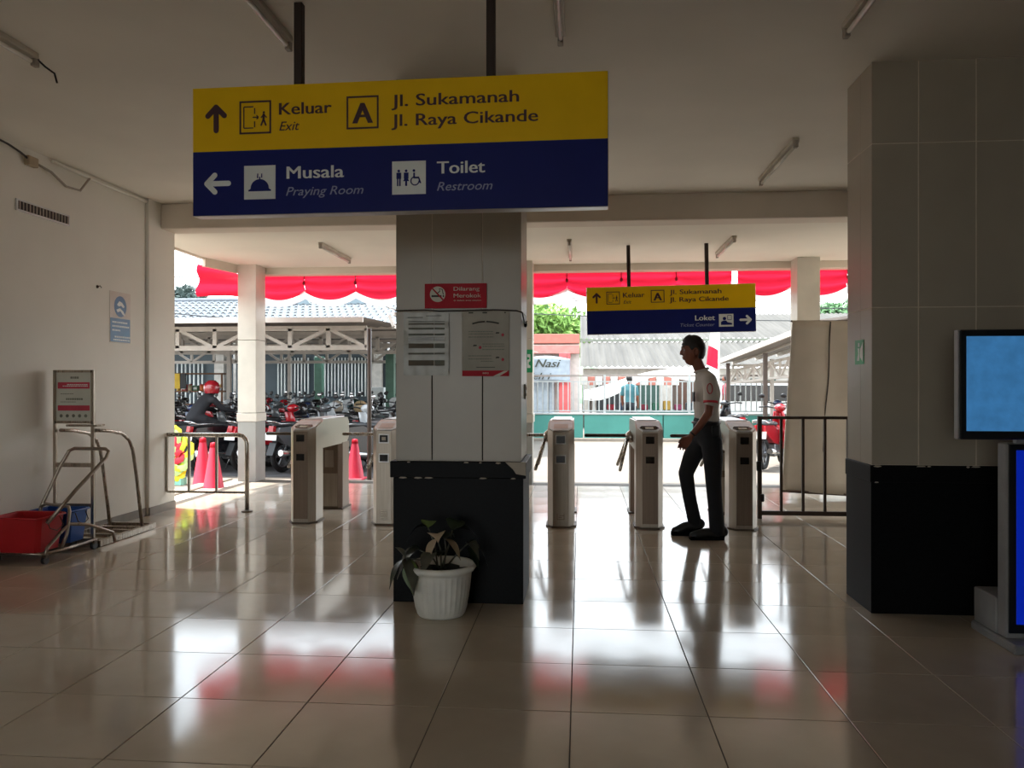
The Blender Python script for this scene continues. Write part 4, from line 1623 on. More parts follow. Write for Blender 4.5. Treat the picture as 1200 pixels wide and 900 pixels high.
def truss(P, x0, x1, y, zb, zt, bays, w=.07, x_bottom=None):
    MB().bar((x0, y, zt), (x1, y, zt), w, w * 1.2).build('top_chord', M_wst, P)
    MB().bar((x0, y, zb), (x1, y, zb), w, w * 1.2).build('bottom_chord', M_wst, P)
    for k in range(bays + 1):
        x = x0 + (x1 - x0) * k / bays
        MB().bar((x, y, zb), (x, y, zt), w).build('upright', M_wst, P)
        if k < bays:
            xn = x0 + (x1 - x0) * (k + 1) / bays
            a, b = (zt, zb) if k % 2 else (zb, zt)
            MB().bar((x, y, a), (xn, y, b), w * .85).build('brace', M_wst, P)


SH = thing('parking_shelter', (0, 0, 0), label='white truss parking shelter with sheet roof over the motorcycles on the left', cat='shelter')
truss(SH, -13.0, -3.62, 13.2, 2.02, 2.35, 14)
truss(SH, -13.0, -3.4, 18.32, 2.15, 2.52, 14)
truss(SH, -13.0, -3.3, 22.8, 2.05, 2.5, 14)
corrugated('roof_sheet', -13.2, -3.35, 12.0, 23.4, 2.42, 2.72, M_roofs, SH, period=.20)
MB().box(-13.2, -3.35, 11.97, 12.01, 2.36, 2.44).build('eave_strip', M_wst, SH)
for y in (14.8, 16.4, 19.6, 21.2):
    MB().bar((-13, y, 2.48), (-3.4, y, 2.48), .05, .07).build('purlin', M_wst, SH)
for x, y in ((-8.6, 13.2), (-12.9, 13.2), (-3.6, 18.32), (-8.4, 18.32), (-3.6, 22.8), (-8.6, 22.8)):
    MB().bar((x, y, -.05), (x, y, 2.48), .09).build('post', M_bst if y < 18 else M_wst, SH)
# the near dark pole at the canopy edge
o = MB().cyl((0, 0, 0), (0, 0, 2.28), .032, n=12).cyl((0, 0, 0), (0, 0, .01), .07, n=12).build('pole', M_bst)
o.location = (-3.15, 11.62, -.05)
tag(o, 'slim dark pole at the kerb seen left of the second turnstile', 'pole')
# side truss descending on the right of the shelter
SH2 = thing('side_awning', (-2.98, 13.5, 0), label='sloping truss and sheet roof at the right end of the parking shelter', cat='awning')
MB().bar((-.25, 0, 2.40), (1.5, 2.2, 1.78), .06).build('lower_chord', M_wst, SH2)
MB().bar((-.25, 0, 2.62), (1.5, 2.2, 2.1), .06).build('upper_chord', M_wst, SH2)
for k in range(9):
    f = k / 8
    x, y = -.25 + 1.75 * f, 2.2 * f
    MB().bar((x, y, 2.40 - .62 * f), (x - .08, y, 2.60 - .52 * f), .05).build('brace', M_wst, SH2)
MB().add([(-.3, -.3, 2.72), (1.8, 2.6, 2.12), (1.8, 9, 2.3), (-.3, 9, 2.85), (-.3, -.3, 2.70), (1.8, 2.6, 2.10), (1.8, 9, 2.28), (-.3, 9, 2.83)],
         [(0, 1, 2, 3), (7, 6, 5, 4), (0, 4, 5, 1), (1, 5, 6, 2), (2, 6, 7, 3), (3, 7, 4, 0)]).build('roof_sheet', M_roofs, SH2)
MB().bar((1.4, 2.2, -.05), (1.4, 2.2, 2.1), .08).build('post', M_wst, SH2)
MB().bar((-.2, 6.5, -.05), (-.2, 6.5, 2.7), .08).build('post', M_wst, SH2)

# ================================================================== far left building
M_fac = mat('dark slate facade', '3d4a50', rough=.6, var=.12, scale=1.5)
M_fac2 = mat('dark teal wall tile', '4a5f66', rough=.4, var=.1, scale=3)
M_lite = mat('pale wall paint', 'bdb8b0', rough=.8)
M_rt = mat('grey roof tile', '585e64', rough=.75, var=.15, scale=3)
FB = thing('far_building', (0, 0, 0), label='long building with dark facade, white hoop grilles and grey tiled roof behind the shelter', cat='building')
MB().box(-24, -4.2, 26.5, 27.0, -.05, 3.3).build('wall', M_fac, FB)
for i in range(12):
    for j in range(2):
        MB().bbox(-10.6 + i * .42, -10.2 + i * .42, 26.44, 26.5, -.04 + j * .42, .36 + j * .42, .01).build('wall_tile', M_fac2, FB)
for k in range(13):
    x = -10.35 + k * .235 + (0.12 if k > 4 else 0)
    MB().tube([(x, 26.38, 2.3), (x, 26.38, .98), (x + .12, 26.38, .98), (x + .12, 26.38, 2.3)], .028, 5).build('hoop_grille', M_white, FB)
for k in range(9):
    x = -15.6 + k * .30
    MB().tube([(x, 26.38, 2.1), (x, 26.38, .4), (x + .14, 26.38, .4), (x + .14, 26.38, 2.1)], .03, 5).build('hoop_grille', M_white, FB)
for x in (-9.9, -8.2):
    MB().bbox(x, x + .45, 26.3, 26.4, .78, .88, .01).build('small_white_sign', M_white, FB)
for x in (-12.6, -11.5, -7.05, -4.9):
    MB().bbox(x, x + .35, 26.3, 26.5, -.05, 2.9, .01).build('pilaster', M_lite, FB)
MB().bbox(-6.6, -5.2, 26.40, 26.5, -.05, 2.2, .01).build('opening', M_black, FB)
corrugated('roof', -26, -3.2, 25.4, 32.5, 3.30, 4.92, M_rt, FB, period=.28, amp=.045, rows=9)
MB().box(-26, -3.2, 25.36, 25.42, 3.18, 3.34).build('fascia', M_lite, FB)
MB().cyl((-26, 32.5, 4.95), (-3.2, 32.5, 4.95), .12, n=8).build('ridge', M_rt, FB)
for x in (-11.4, -9.1):
    MB().prism([(x - .6, 4.6), (x + .6, 4.6), (x, 5.25)], 'y', 31, 31.2).build('roof_dormer', mat('dormer grey', '6d7a80', rough=.7), FB)
# lower lean-to roof in front
LT = thing('lean_to_roof', (0, 0, 0), label='pale lower tiled roof just above the parking shelter', cat='roof')
corrugated('roof_sheet', -22, -4.0, 24.4, 26.3, 2.95, 3.25, M_rt, LT, period=.28, amp=.03, rows=2)
MB().bar((-22, 24.4, 2.9), (-4.0, 24.4, 2.9), .06, .1).build('gutter', M_lite, LT)
for x in (-21, -16, -11, -6, -4.2):
    MB().bar((x, 24.4, -.05), (x, 24.4, 2.88), .07).build('post', M_lite, LT)

# green posts and white vending boxes between bikes and building
M_gp = mat('green post paint', '4f7562', rough=.5)
for i, (x, y) in enumerate(((-5.35, 22.0), (-8.1, 24.0))):
    o = MB().bbox(-.12, .12, -.12, .12, 0, 2.3, .01).build('post', M_gp)
    o.location = (x, y, -.05)
    tag(o, ('green painted post left of the second turnstile, in front of the white boxes', 'green painted post before the hoop grilles, seen above the first turnstile')[i], 'post', 'green posts')
for i, (x, y, h, c) in enumerate(((-6.0, 23.0, 1.35, 'dfe4e4'), (-5.0, 23.2, 1.2, 'cfd8d6'), (-4.35, 23.4, 1.5, 'd8d2cc'))):
    K_ = thing('cabinet', (x, y, -.05), label=('white cabinet left of the green post', 'pale cabinet right of the green post', 'cream tall cabinet nearest the middle pillar')[i] + ' behind the motorcycles', cat='cabinet')
    MB().bbox(-.25, .25, -.2, .2, 0, h, .01).build('body', mat('cabinet ' + c, c, rough=.5), K_)
    MB().bbox(-.21, .21, -.215, -.2, .1, h - .1, .005).build('door', M_white, K_)
    MB().cyl((.16, -.23, h * .55), (.16, -.23, h * .7), .012, n=6).build('handle', M_ink, K_)

# food stall at far left
M_wood = mat('stall wood', '6e4a30', rough=.7)
FS = thing('food_stall', (-10.75, 21.6, -.05), label='small food stall with two shelves of goods at the far left behind the motorcycles', cat='stall')
for x in (-.75, .75):
    for y in (-.25, .25):
        MB().bar((x, y, 0), (x, y, 1.75), .045).build('post', M_wood, FS)
for z in (.85, 1.22, 1.72):
    MB().bbox(-.8, .8, -.3, .3, z, z + .04, .006).build('shelf', M_wood, FS)
for k, c in enumerate(('c8a23a', 'b03028', 'e8d8b0', '3a6a40', 'd86a28', 'd8d0c8', 'a82a38', 'e0b860')):
    o = thing('snack_box' if k % 2 else 'jar', (-11.35 + k * .17, 21.53, 1.21), label=None, cat='snack goods', group='goods on the food stall')
    m_ = mat('goods ' + c, c, rough=.4)
    if k % 2:
        MB().bbox(-.065, .065, -.06, .06, 0, .15 + .03 * (k % 3), .006).build('body', m_, o)
        MB().bbox(-.05, .05, -.064, -.06, .04, .10, .002).build('wrapper_label', M_white, o)
    else:
        MB().lathe([(0, 0), (.055, 0), (.06, .02), (.06, .14), (.045, .16)], 12).build('body', m_, o)
        MB().cyl((0, 0, .155), (0, 0, .185), .05, n=12).build('lid', M_red, o)
    o['label'] = ('mustard jar', 'red snack box', 'cream jar', 'green snack box', 'orange jar', 'white snack box', 'crimson jar', 'golden snack box')[k] + ' on the middle shelf of the food stall'
for k, c in enumerate(('b8281e', 'd8b020', '202020')):
    o = MB().prism([(-.09, 0), (.09, 0), (.07, .42), (-.07, .42)], 'y', -.02, .02).build('hanging_bag', mat('hanging ' + c, c, rough=.6))
    o.location = (-11.42 + k * .17, 21.26, 1.27)
    tag(o, ('red', 'yellow', 'black')[k] + ' packet bag hanging at the left of the food stall', 'bag', 'bags hanging at the food stall')

# ================================================================== motorcycles
M_rub = mat('tyre rubber', '141414', rough=.85)
M_chr = mat('chrome', 'c8c8c8', rough=.2, metal=.9)
M_rim = mat('rim grey', '6f7072', rough=.4, metal=.6)
M_seat = mat('black seat vinyl', '17171a', rough=.5)
M_lens = mat('clear lamp lens', 'e8ecef', rough=.15)
M_tail = mat('red lamp lens', '9c1018', rough=.2)
M_plate = mat('number plate', 'd9d9d4', rough=.5, var=.05)


def torus(mb, c, R_, r, n=22, m_=6):
    return mb.tube([(c[0] + R_ * cos(2 * pi * i / n), c[1], c[2] + R_ * sin(2 * pi * i / n)) for i in range(n)], r, m_, closed=True)


def motorcycle(color, label_dummy, scooter):
    """front towards +X, wheels on z = 0"""
    S = thing('motorcycle', (0, 0, 0), label='x', cat='motorcycle', group='motorcycles parked under the shelter')
    m = mat('body paint ' + color, color, rough=.25, var=.04, coat=.6)
    R_ = .27
    for nm, x in (('rear_wheel', -.62), ('front_wheel', .62)):
        w = torus(MB(), (x, 0, R_ - .0), R_ - .045, .045).build(nm, M_rub, S)
        rm = torus(MB(), (x, 0, R_), R_ - .09, .016, 18, 5)
        for k in range(6):
            t = 2 * pi * k / 6
            rm.bar((x, 0, R_), (x + (R_ - .09) * cos(t), 0, R_ + (R_ - .09) * sin(t)), .025)
        rm.cyl((x, -.05, R_), (x, .05, R_), .045, n=10)
        rm.build('rim', M_rim, w)
    MB().prism([(.36, .30), (.44, .50), (.60, .58), (.78, .52), (.90, .36), (.84, .36), (.74, .46), (.60, .50), (.48, .44), (.42, .30)], 'y', -.055, .055).build('front_fender', m, S)
    for s_ in (-1, 1):
        MB().cyl((.62, s_ * .07, R_), (.47, s_ * .06, .78), .02, n=8).build('fork', M_chr, S)
    b = MB()
    if scooter:
        b.prism([(-.86, .62), (-.80, .74), (-.35, .76), (-.05, .66), (.02, .42), (-.10, .30), (-.42, .34), (-.70, .48)], 'y', -.12, .12)
        b.prism([(.0, .28), (.36, .28), (.42, .34), (.02, .36)], 'y', -.15, .15)
    else:
        b.prism([(-.88, .66), (-.84, .76), (-.3, .74), (.05, .60), (.34, .60), (.36, .44), (.1, .38), (-.3, .44), (-.62, .56)], 'y', -.10, .10)
        b.ball((.08, 0, .62), (.26, .13, .12), 12, 8)
    b.build('body', m, S)
    ls = MB()
    vs, fs = [], []
    for j, (z, w, x) in enumerate(((.30, .13, .36), (.45, .19, .44), (.62, .18, .50), (.80, .12, .50), (.96, .09, .44))):
        for i in range(7):
            t = -1 + i / 3
            vs.append((x - .10 * abs(t) ** 1.6, w * t, z))
    for j in range(4):
        for i in range(6):
            a = j * 7 + i
            fs.append((a, a + 1, a + 8, a + 7))
    ls.add(vs, fs, True)
    lo = ls.build('leg_shield', m, S)
    sd_ = lo.modifiers.new('t', 'SOLIDIFY')
    sd_.thickness = .02
    MB().ball((-.52, 0, .775), (.34, .12, .055), 14, 8).ball((-.16, 0, .755), (.22, .11, .05), 14, 8).build('seat', M_seat, S)
    MB().ball((.45, 0, 1.02), (.11, .10, .075), 14, 8).build('headlamp_cowl', m, S)
    MB().ball((.55, 0, 1.02), (.03, .07, .045), 10, 6).build('headlamp', M_lens, S)
    MB().tube([(.30, -.33, 1.03), (.38, -.22, 1.04), (.44, 0, 1.0), (.38, .22, 1.04), (.30, .33, 1.03)], .014, 6).build('handlebar', M_black, S)
    for s_ in (-1, 1):
        g_ = MB().cyl((.36, s_ * .24, 1.04), (.36, s_ * .28, 1.20), .006, n=5)
        g_.ball((.355, s_ * .30, 1.23), (.014, .06, .04), 10, 6)
        g_.build('mirror', M_black if color != 'c9ced2' else M_chr, S)
    MB().prism([(-.90, .68), (-.84, .66), (-.82, .76), (-.88, .77)], 'y', -.05, .05).build('tail_lamp', M_tail, S)
    MB().prism([(-.84, .50), (-.80, .50), (-.90, .30), (-.93, .30)], 'y', -.07, .07).build('rear_mudguard', M_black, S)
    pl = MB().prism([(-.905, .54), (-.90, .54), (-.875, .66), (-.88, .66)], 'y', -.12, .12).build('number_plate', M_plate, S)
    MB().tube([(-.90, -.10, .84), (-.80, -.13, .80), (-.5, -.14, .80)], .011, 6).tube([(-.90, -.10, .84), (-.94, 0, .85), (-.90, .10, .84), (-.80, .13, .80), (-.5, .14, .80)], .011, 6).build('grab_rail', M_chr, S)
    MB().cyl((-.05, -.13, .26), (-.85, -.17, .34), .03, .05, 10).build('exhaust', M_chr, S)
    MB().bbox(-.25, .15, -.10, .10, .20, .42, .02).cyl((-.05, 0, .32), (.12, 0, .36), .09, n=10).build('engine', M_rim, S)
    MB().prism([(-.02, .30), (-.62, .24), (-.62, .31), (-.02, .38)], 'y', .06, .09).build('swing_arm', M_black, S)
    MB().cyl((-.05, .1, .28), (-.10, .22, .0), .012, n=6).build('side_stand', M_chr, S)
    return S


protos = []
for c, nm, sc_ in (('15161a', 'black', True), ('a31420', 'red', False), ('c9ced2', 'white', True), ('1c2a4a', 'navy', False), ('5a5d60', 'grey', True)):
    S = motorcycle(c, nm, sc_)
    protos.append([S, kids_map(S), nm, False])

rb = random.Random(11)
row_word = ['front', 'second', 'third', 'rear']
rows_ = [(12.98, -7.6, -3.35, 8, 'front'), (15.0, -9.0, -3.7, 9, 'second'), (17.2, -10.2, -4.2, 10, 'third'), (19.5, -11.2, -4.6, 10, 'rear')]
seqs = [(0, 3, 4, 0, 1, 4, 2, 0), (2, 0, 1, 0, 4, 3, 2, 0, 4), (0, 4, 0, 2, 0, 1, 0, 2, 4, 0), (4, 0, 2, 0, 1, 2, 4, 2, 0, 2)]


def place_bike(k, x, y, rz, label, grp):
    p = protos[k]
    if not p[3]:
        o = p[0]
        p[3] = True
        o.location = (x, y, -.044)
        o.rotation_euler = (0, 0, rz)
    else:
        o = copy_tree(p[0], p[1], (x, y, -.044), rz)
    o['label'] = label
    o['group'] = grp
    return o


for r, (y, xa, xb, n, rw) in enumerate(rows_):
    for i in range(n):
        x = xa + (xb - xa) * i / (n - 1) + rb.uniform(-.06, .06)
        k = seqs[r][i]
        place_bike(k, x, y + rb.uniform(-.15, .15), radians(60 + rb.uniform(-9, 9)),
                   f'{protos[k][2]} motorcycle, {ordinal(i)} from the left in the {rw} row under the shelter', 'motorcycles parked under the shelter')
right_bikes = [(1, 3.35, 14.1, 62, 'red motorcycle beyond the brown fence, nearest to the turnstiles'),
               (0, 3.95, 14.6, 75, 'black motorcycle beyond the brown fence, beside the wrapped board'),
               (0, 3.2, 17.2, 95, 'black motorcycle farther back behind the last turnstile'),
               (3, 4.4, 17.5, 96, 'navy motorcycle under the right shelter behind the brown fence'),
               (2, 5.2, 17.3, 95, 'white motorcycle under the right shelter, half behind the wrapped board'),
               (4, 5.3, 19.0, 90, 'grey motorcycle at the back of the right shelter')]
for k, x, y, a, lb in right_bikes:
    place_bike(k, x, y, radians(a), lb, 'motorcycles beyond the brown fence')

# helmets resting on bikes
def helmet(x, y, z, color, rz, label):
    H_ = thing('helmet', (x, y, z), rz=rz, label=label, cat='helmet', group='helmets left on motorcycles')
    mb = MB()
    prof = [(.10, -.10), (.135, -.05), (.14, .02), (.125, .08), (.08, .125), (.0, .145)]
    mb.lathe(prof, 16)
    mb.build('shell', mat('helmet ' + color, color, rough=.2, coat=.5), H_)
    v = MB()
    vs = []
    for j in range(2):
        for i in range(9):
            t = -1.0 + 2.0 * i / 8
            vs.append((.146 * cos(t), .146 * sin(t), -.05 + .10 * j))
    v.add(vs, [(i, i + 1, i + 10, i + 9) for i in range(8)], True)
    v.build('visor', M_glass, H_)
    MB().tube([(.11 * cos(2 * pi * q / 16), .11 * sin(2 * pi * q / 16), -.10) for q in range(16)], .014, 5, closed=True).build('rim', M_black, H_)


helmet(-5.15, 14.2, .92, '17171a', 1.2, 'black open helmet on a motorcycle seat above the first turnstile rail')
helmet(-6.0, 14.3, .90, 'b01828', 2.0, 'dark red helmet on a seat just right of the left outer column')
helmet(-5.0, 15.9, .92, 'b0a494', 1.9, 'cream helmet on a seat behind the black one')
helmet(-4.5, 15.9, .92, 'b8a07a', .8, 'tan helmet on a seat right of the cream one')
helmet(-8.1, 14.9, .90, 'e2e4e6', 1.7, 'white helmet on a seat seen at the far left above the handrail')
helmet(-4.35, 18.3, .95, 'dfe3e4', 1.0, 'white helmet far back near the middle pillar')
helmet(-5.2, 17.9, .92, '1b3a36', 1.0, 'dark green helmet in the third row')

# rider sitting on a motorcycle by the left column
RD = thing('person', (-6.39, 12.98, -.05), rz=radians(60), label='seated rider with dark red helmet and black jacket left of the outer column', cat='person')
rn = [((-.2, 0, .88), .12, .14), ((-.08, 0, 1.06), .11, .15), ((.04, 0, 1.18), .10, .15), ((.10, 0, 1.25), .06), ((.13, 0, 1.32), .05),
      ((.06, -.18, 1.18), .055), ((.20, -.24, 1.02), .045), ((.38, -.26, .99), .032),
      ((.06, .18, 1.18), .055), ((.20, .24, 1.02), .045), ((.38, .26, .99), .032),
      ((-.08, -.14, .84), .085), ((.22, -.19, .72), .065), ((.14, -.20, .34), .045), ((.22, -.20, .30), .035),
      ((-.08, .14, .84), .085), ((.22, .19, .72), .065), ((.14, .20, .34), .045), ((.22, .20, .30), .035)]
re_ = [(0, 1), (1, 2), (2, 3), (3, 4), (2, 5), (5, 6), (6, 7), (2, 8), (8, 9), (9, 10), (0, 11), (11, 12), (12, 13), (13, 14), (0, 15), (15, 16), (16, 17), (17, 18)]
hd_ = MB().ball((.15, 0, 1.36), (.09, .075, .11), 14, 10)
hds = []
for s_ in (-1, 1):
    hds.append(mb_mesh(MB().ball((.40, s_ * .26, .98), (.045, .035, .025), 10, 8)))
fuse([skin_mesh(rn, re_, 0, 2), mb_mesh(hd_)] + hds, 'body', mat('black jacket cloth', '15151a', rough=.8), RD, .014, 2)
hs = MB().lathe([(.115, -.08), (.135, -.02), (.135, .04), (.11, .10), (.06, .14), (0, .15)], 16, c=(.145, 0, 1.37)).build('helmet', mat('dark red helmet shell', '8e1420', rough=.25, coat=.5), RD)
MB().tube([(.145 + .14 * cos(t), .14 * sin(t), 1.36) for t in [-1 + 2 * q / 8 for q in range(9)]], .03, 6).build('visor', M_glass, hs)

# ================================================================== traffic cones
M_cone = mat('faded pink-red cone', 'c82440', rough=.5, var=.06)
M_band_ = mat('cone reflective band', 'f08090', rough=.4)


def cone(x, y, z, h, label):
    C_ = thing('traffic_cone', (x, y, z), label=label, cat='traffic cone', group='traffic cones')
    mb = MB()
    mb.lathe([(.145, .03), (.135, .05), (.045, h - .06), (.032, h - .01), (.0, h)], 20)
    mb.build('cone_body', M_cone, C_)
    MB().bbox(-.15, .15, -.15, .15, 0, .03, .008).build('base', M_cone, C_)
    MB().lathe([(.1105, h * .28), (.088, h * .45)], 20).build('reflective_band', M_band_, C_)
    MB().cyl((0, 0, h - .07), (0, 0, h - .01), .052, .04, 12).build('collar', M_red, C_)


cone(-5.30, 10.72, -.05, .70, 'pink-red traffic cone, left one of the pair behind the handrail')
cone(-4.97, 10.36, -.05, .66, 'pink-red traffic cone, right one of the pair behind the handrail')
cone(-3.41, 11.75, -.05, .62, 'traffic cone standing alone between the first two turnstiles')
cone(-4.02, 11.75, -.05, .62, 'traffic cone mostly hidden behind the first turnstile')

# ================================================================== bright ribbon decoration
WR = thing('ribbon_wreath', (-5.97, 10.95, -.09), label='bright yellow green and red curled ribbon decoration behind the handrail', cat='decoration')
M_r1 = [mat('lime ribbon', 'b8d020', rough=.5), mat('yellow ribbon', 'e8d818', rough=.5), mat('scarlet ribbon', 'd81830', rough=.5), mat('pale green ribbon', 'a8c878', rough=.5)]
MB().cyl((0, .02, .48), (0, .05, .48), .26, n=24).build('backing_disc', M_r1[2], WR)
rw = random.Random(5)
for k in range(52):
    t = 2 * pi * k / 17 + rw.uniform(-.1, .1)
    r1 = rw.uniform(.24, .36) if k < 17 else rw.uniform(.10, .32)
    y0 = -.02 - .03 * (k >= 17)
    c_ = Vector((0, 0, .48))
    pts = []
    for q in range(6):
        f = q / 5
        rr_ = .05 + r1 * sin(f * 2.2) / .9
        a_ = t + .9 * f
        pts.append(Vector((rr_ * cos(a_), y0 - .07 * sin(f * pi), .48 + rr_ * sin(a_) * .95)))
    mb = MB()
    vs, fs = [], []
    for q, p in enumerate(pts):
        d = (pts[min(q + 1, 5)] - pts[max(q - 1, 0)]).normalized()
        sd_ = d.cross(Vector((0, 1, 0))).normalized() * .046
        vs += [p - sd_, p + Vector((0, -.014, 0)), p + sd_]
    for q in range(5):
        a = q * 3
        fs += [(a, a + 1, a + 4, a + 3), (a + 1, a + 2, a + 5, a + 4)]
    mb.add(vs, fs, True)
    mb.build('ribbon', M_r1[(0, 1, 0, 3, 1, 2)[k % 6]] if k < 17 else M_r1[(3, 0, 2)[k % 3]], WR, fix=False)
for s_ in (-1, 1):
    MB().bar((s_ * .22, .10, 0), (s_ * .05, .06, .7), .03).build('stand_leg', M_wood, WR)
MB().bbox(.10, .30, -.08, .06, .0, .16, .03).build('green_bowl', mat('mint plastic', '7fc0a8', rough=.4), WR)

# ================================================================== teal wall with white bar fence (middle)
M_teal = mat('teal painted low wall', '44877c', rough=.7, var=.08, scale=2)
M_wbar = mat('white fence bar', 'a5a8a5', rough=.5)
TW = thing('low_wall', (0, 20.2, 0), label='low teal wall with grey kerb across the street', cat='wall')
for k in range(5):
    MB().bbox(-1.9 + k * 2.0, .07 + k * 2.0, 0, .18, .02, .62, .006).build('wall_section', M_teal, TW)
MB().bbox(-1.9, 8.1, -.14, .30, -.05, .03, .01).build('kerb', M_kerb, TW)
MB().bbox(-1.9, 8.1, -.03, .21, .62, .66, .006).build('coping', M_wbar, TW)
BF = thing('bar_fence', (0, 20.3, .66), label='white vertical bar fence standing on the teal wall', cat='fence')
MB().bar((-1.9, 0, .95), (4.6, 0, .95), .04, .05).build('top_rail', mat('rail brown grey', '8a8078', rough=.6), BF)
MB().bar((-1.9, 0, .80), (4.6, 0, .80), .03).bar((-1.9, 0, .05), (4.6, 0, .05), .03).build('rail', M_wbar, BF)
bar0 = None
for k in range(50):
    x = -1.88 + k * .131
    if bar0 is None:
        bar0 = MB().box(-.014, .014, -.012, .012, .05, .80).build('fence_bar', M_wbar, BF)
        bar0.location = (x, 0, 0)
    else:
        inst(bar0.data, 'fence_bar', BF, (x, 0, 0))
for x in (-1.5, .62, 2.75, 4.6):
    MB().box(x - .03, x + .03, -.03, .03, 0, .98).build('fence_post', M_wbar, BF)

# ================================================================== shop with pink fascia and banner
SHP = thing('shop', (0, 0, 0), label='small shop with pink fascia, grey shutter and red post beyond the teal wall', cat='shop')
M_pf = mat('salmon fascia', 'a8685a', rough=.8, var=.1)
M_pf2 = mat('pink lower fascia', 'b27b72', rough=.8)
MB().bbox(-3.2, -.02, 25.6, 25.8, 2.72, 3.02, .01).build('upper_fascia', M_pf, SHP)
MB().bbox(-3.2, -.02, 25.5, 25.7, 2.38, 2.66, .01).build('lower_fascia', M_pf2, SHP)
MB().box(-3.2, -.02, 25.8, 29, -.05, 3.0).build('wall', M_lite, SHP)
for k in range(12):
    MB().bbox(-3.1 + k * .19, -2.93 + k * .19, 25.66, 25.72, .0, 1.75, .02).build('shutter_panel', mat('grey shutter', '9aa4ac', rough=.5), SHP)
MB().bbox(-.68, -.32, 25.45, 25.66, -.05, 2.4, .01).build('red_post', mat('coral post', 'd05a5a', rough=.6), SHP)
BN = thing('banner', (-1.02, 25.25, 1.42), label='hanging white cloth banner reading Nasi in front of the shop', cat='banner')
vs, fs = [], []
for j in range(9):
    for i in range(15):
        u, v = i / 14, j / 8
        vs.append((-.85 + 1.55 * u, .05 * sin(u * 7 + v * 2), .78 * v + .10 * sin(u * pi) - .12 * (1 - v) * (1 - u) + (.05 * u if j == 0 else 0)))
for j in range(8):
    for i in range(14):
        a = j * 15 + i
        fs.append((a, a + 1, a + 16, a + 15))
mb = MB(); mb.add(vs, fs, True)
o = mb.build('cloth', mat('banner cloth', '8f979e', rough=.7), BN)
sd = o.modifiers.new('t', 'SOLIDIFY'); sd.thickness = .01
for x_ in (-.7, .6):
    MB().tube([(x_, 0, .8), (x_, .235, .98)], .008, 5).build('tie_cord', M_ink, BN)
lettering('Nasi', BN, M_ink, -.42, .52, .40, .26, .015, .35, y=-.065)
lettering('Teh i', BN, M_ink, -.66, .13, .10, .22, .01, .35, y=-.065)

# ================================================================== large corrugated roofs, right of the shop
M_asb = mat('grey weathered corrugated roof', '4f4c47', rough=.9, var=.25, scale=.35, stretch=(8, .6, 1), detail=8)
WH = thing('warehouse', (0, 0, 0), label='wide warehouse with weathered grey corrugated roof behind the small sign', cat='warehouse')
corrugated('roof_sheet', .0, 18.0, 29.0, 34.0, 2.02, 3.2, M_asb, WH, period=.22, amp=.04)
corrugated('roof_sheet', .0, 18.0, 34.0, 41.0, 3.32, 4.95, M_asb, WH, period=.22, amp=.04)
MB().box(.1, 17.9, 29.6, 40, -.05, 1.98).build('wall', M_lite, WH)
MB().bar((0, 33.95, 3.26), (18, 33.95, 3.26), .06, .12).build('roof_step', M_ink2, WH)
for k in range(7):
    MB().bbox(.6 + k * 1.4, 1.5 + k * 1.4, 29.5, 29.62, .0, 1.6, .01).build('shop_bay', mat(('bay dark', 'bay green', 'bay brown')[k % 3], ('2c2f30', '355048', '5a4034')[k % 3], rough=.7), WH)
# salmon stall roof
SR = thing('stall_roof', (1.6, 26.4, 0), label='salmon tiled stall roof just above the white fence', cat='roof')
for k in range(13):
    MB().bbox(-1.6 + k * .25, -1.37 + k * .25, 0, 1.0, 1.66, 1.70, .01).build('roof_panel', M_pf2 if k % 2 else M_pf, SR)
for k in range(13):
    MB().bbox(-1.6 + k * .25, -1.37 + k * .25, -.10, -.04, 1.36, 1.64, .01).build('valance_panel', M_pf if k % 2 else M_lite, SR)
for x in (-1.5, 1.5):
    MB().bar((x, 0, -.05), (x, 0, 1.66), .07).build('post', M_bst, SR)

# market stall with white tarpaulin
M_tarp = mat('white tarpaulin', 'b0ada7', rough=.7, var=.05)
MS = thing('market_stall', (2.0, 22.6, -.05), label='street stall under a sagging white tarpaulin behind the bar fence', cat='stall')
vs, fs = [], []
NX, NY = 16, 8
for j in range(NY + 1):
    for i in range(NX + 1):
        u, v = i / NX, j / NY
        vs.append((-1.9 + 3.6 * u, -.9 + 2.0 * v, 1.02 + .62 * sin(min(1, u * 1.35) * pi / 2) ** 1.4 - .10 * sin(u * pi * 3) * (1 - v) + .25 * v - .05 * sin(v * pi)))
for j in range(NY):
    for i in range(NX):
        a = j * (NX + 1) + i
        fs.append((a, a + 1, a + NX + 2, a + NX + 1))
mb = MB(); mb.add(vs, fs, True)
o = mb.build('tarpaulin', M_tarp, MS)
sd = o.modifiers.new('t', 'SOLIDIFY'); sd.thickness = .015
for x, y, h in ((-1.7, -.8, 1.05), (1.6, -.8, 1.62), (-1.7, 1.0, 1.3), (1.6, 1.0, 1.85)):
    MB().bar((x, y, 0), (x, y, h), .05).build('post', M_bst, MS)
MB().bbox(-1.3, 1.4, -.6, .2, .0, .72, .01).build('counter', mat('counter green', '2d5a50', rough=.6), MS)
for k, c in enumerate(('b03040', '2a3a58', 'd8d8d8', '7a2030', '30604a', 'b89040', '8a3050', '384048')):
    o = MB().bbox(-.10, .10, -.09, .09, 0, .16 + .05 * (k % 3), .02).build('crate', mat('crate ' + c, c, rough=.6))
    o.location = (.85 + k * .31, 22.35, .672)
    tag(o, ('crimson', 'navy', 'white', 'maroon', 'green', 'mustard', 'plum', 'slate')[k] + ' goods crate on the counter under the white tarpaulin', 'crate', 'crates on the stall counter')

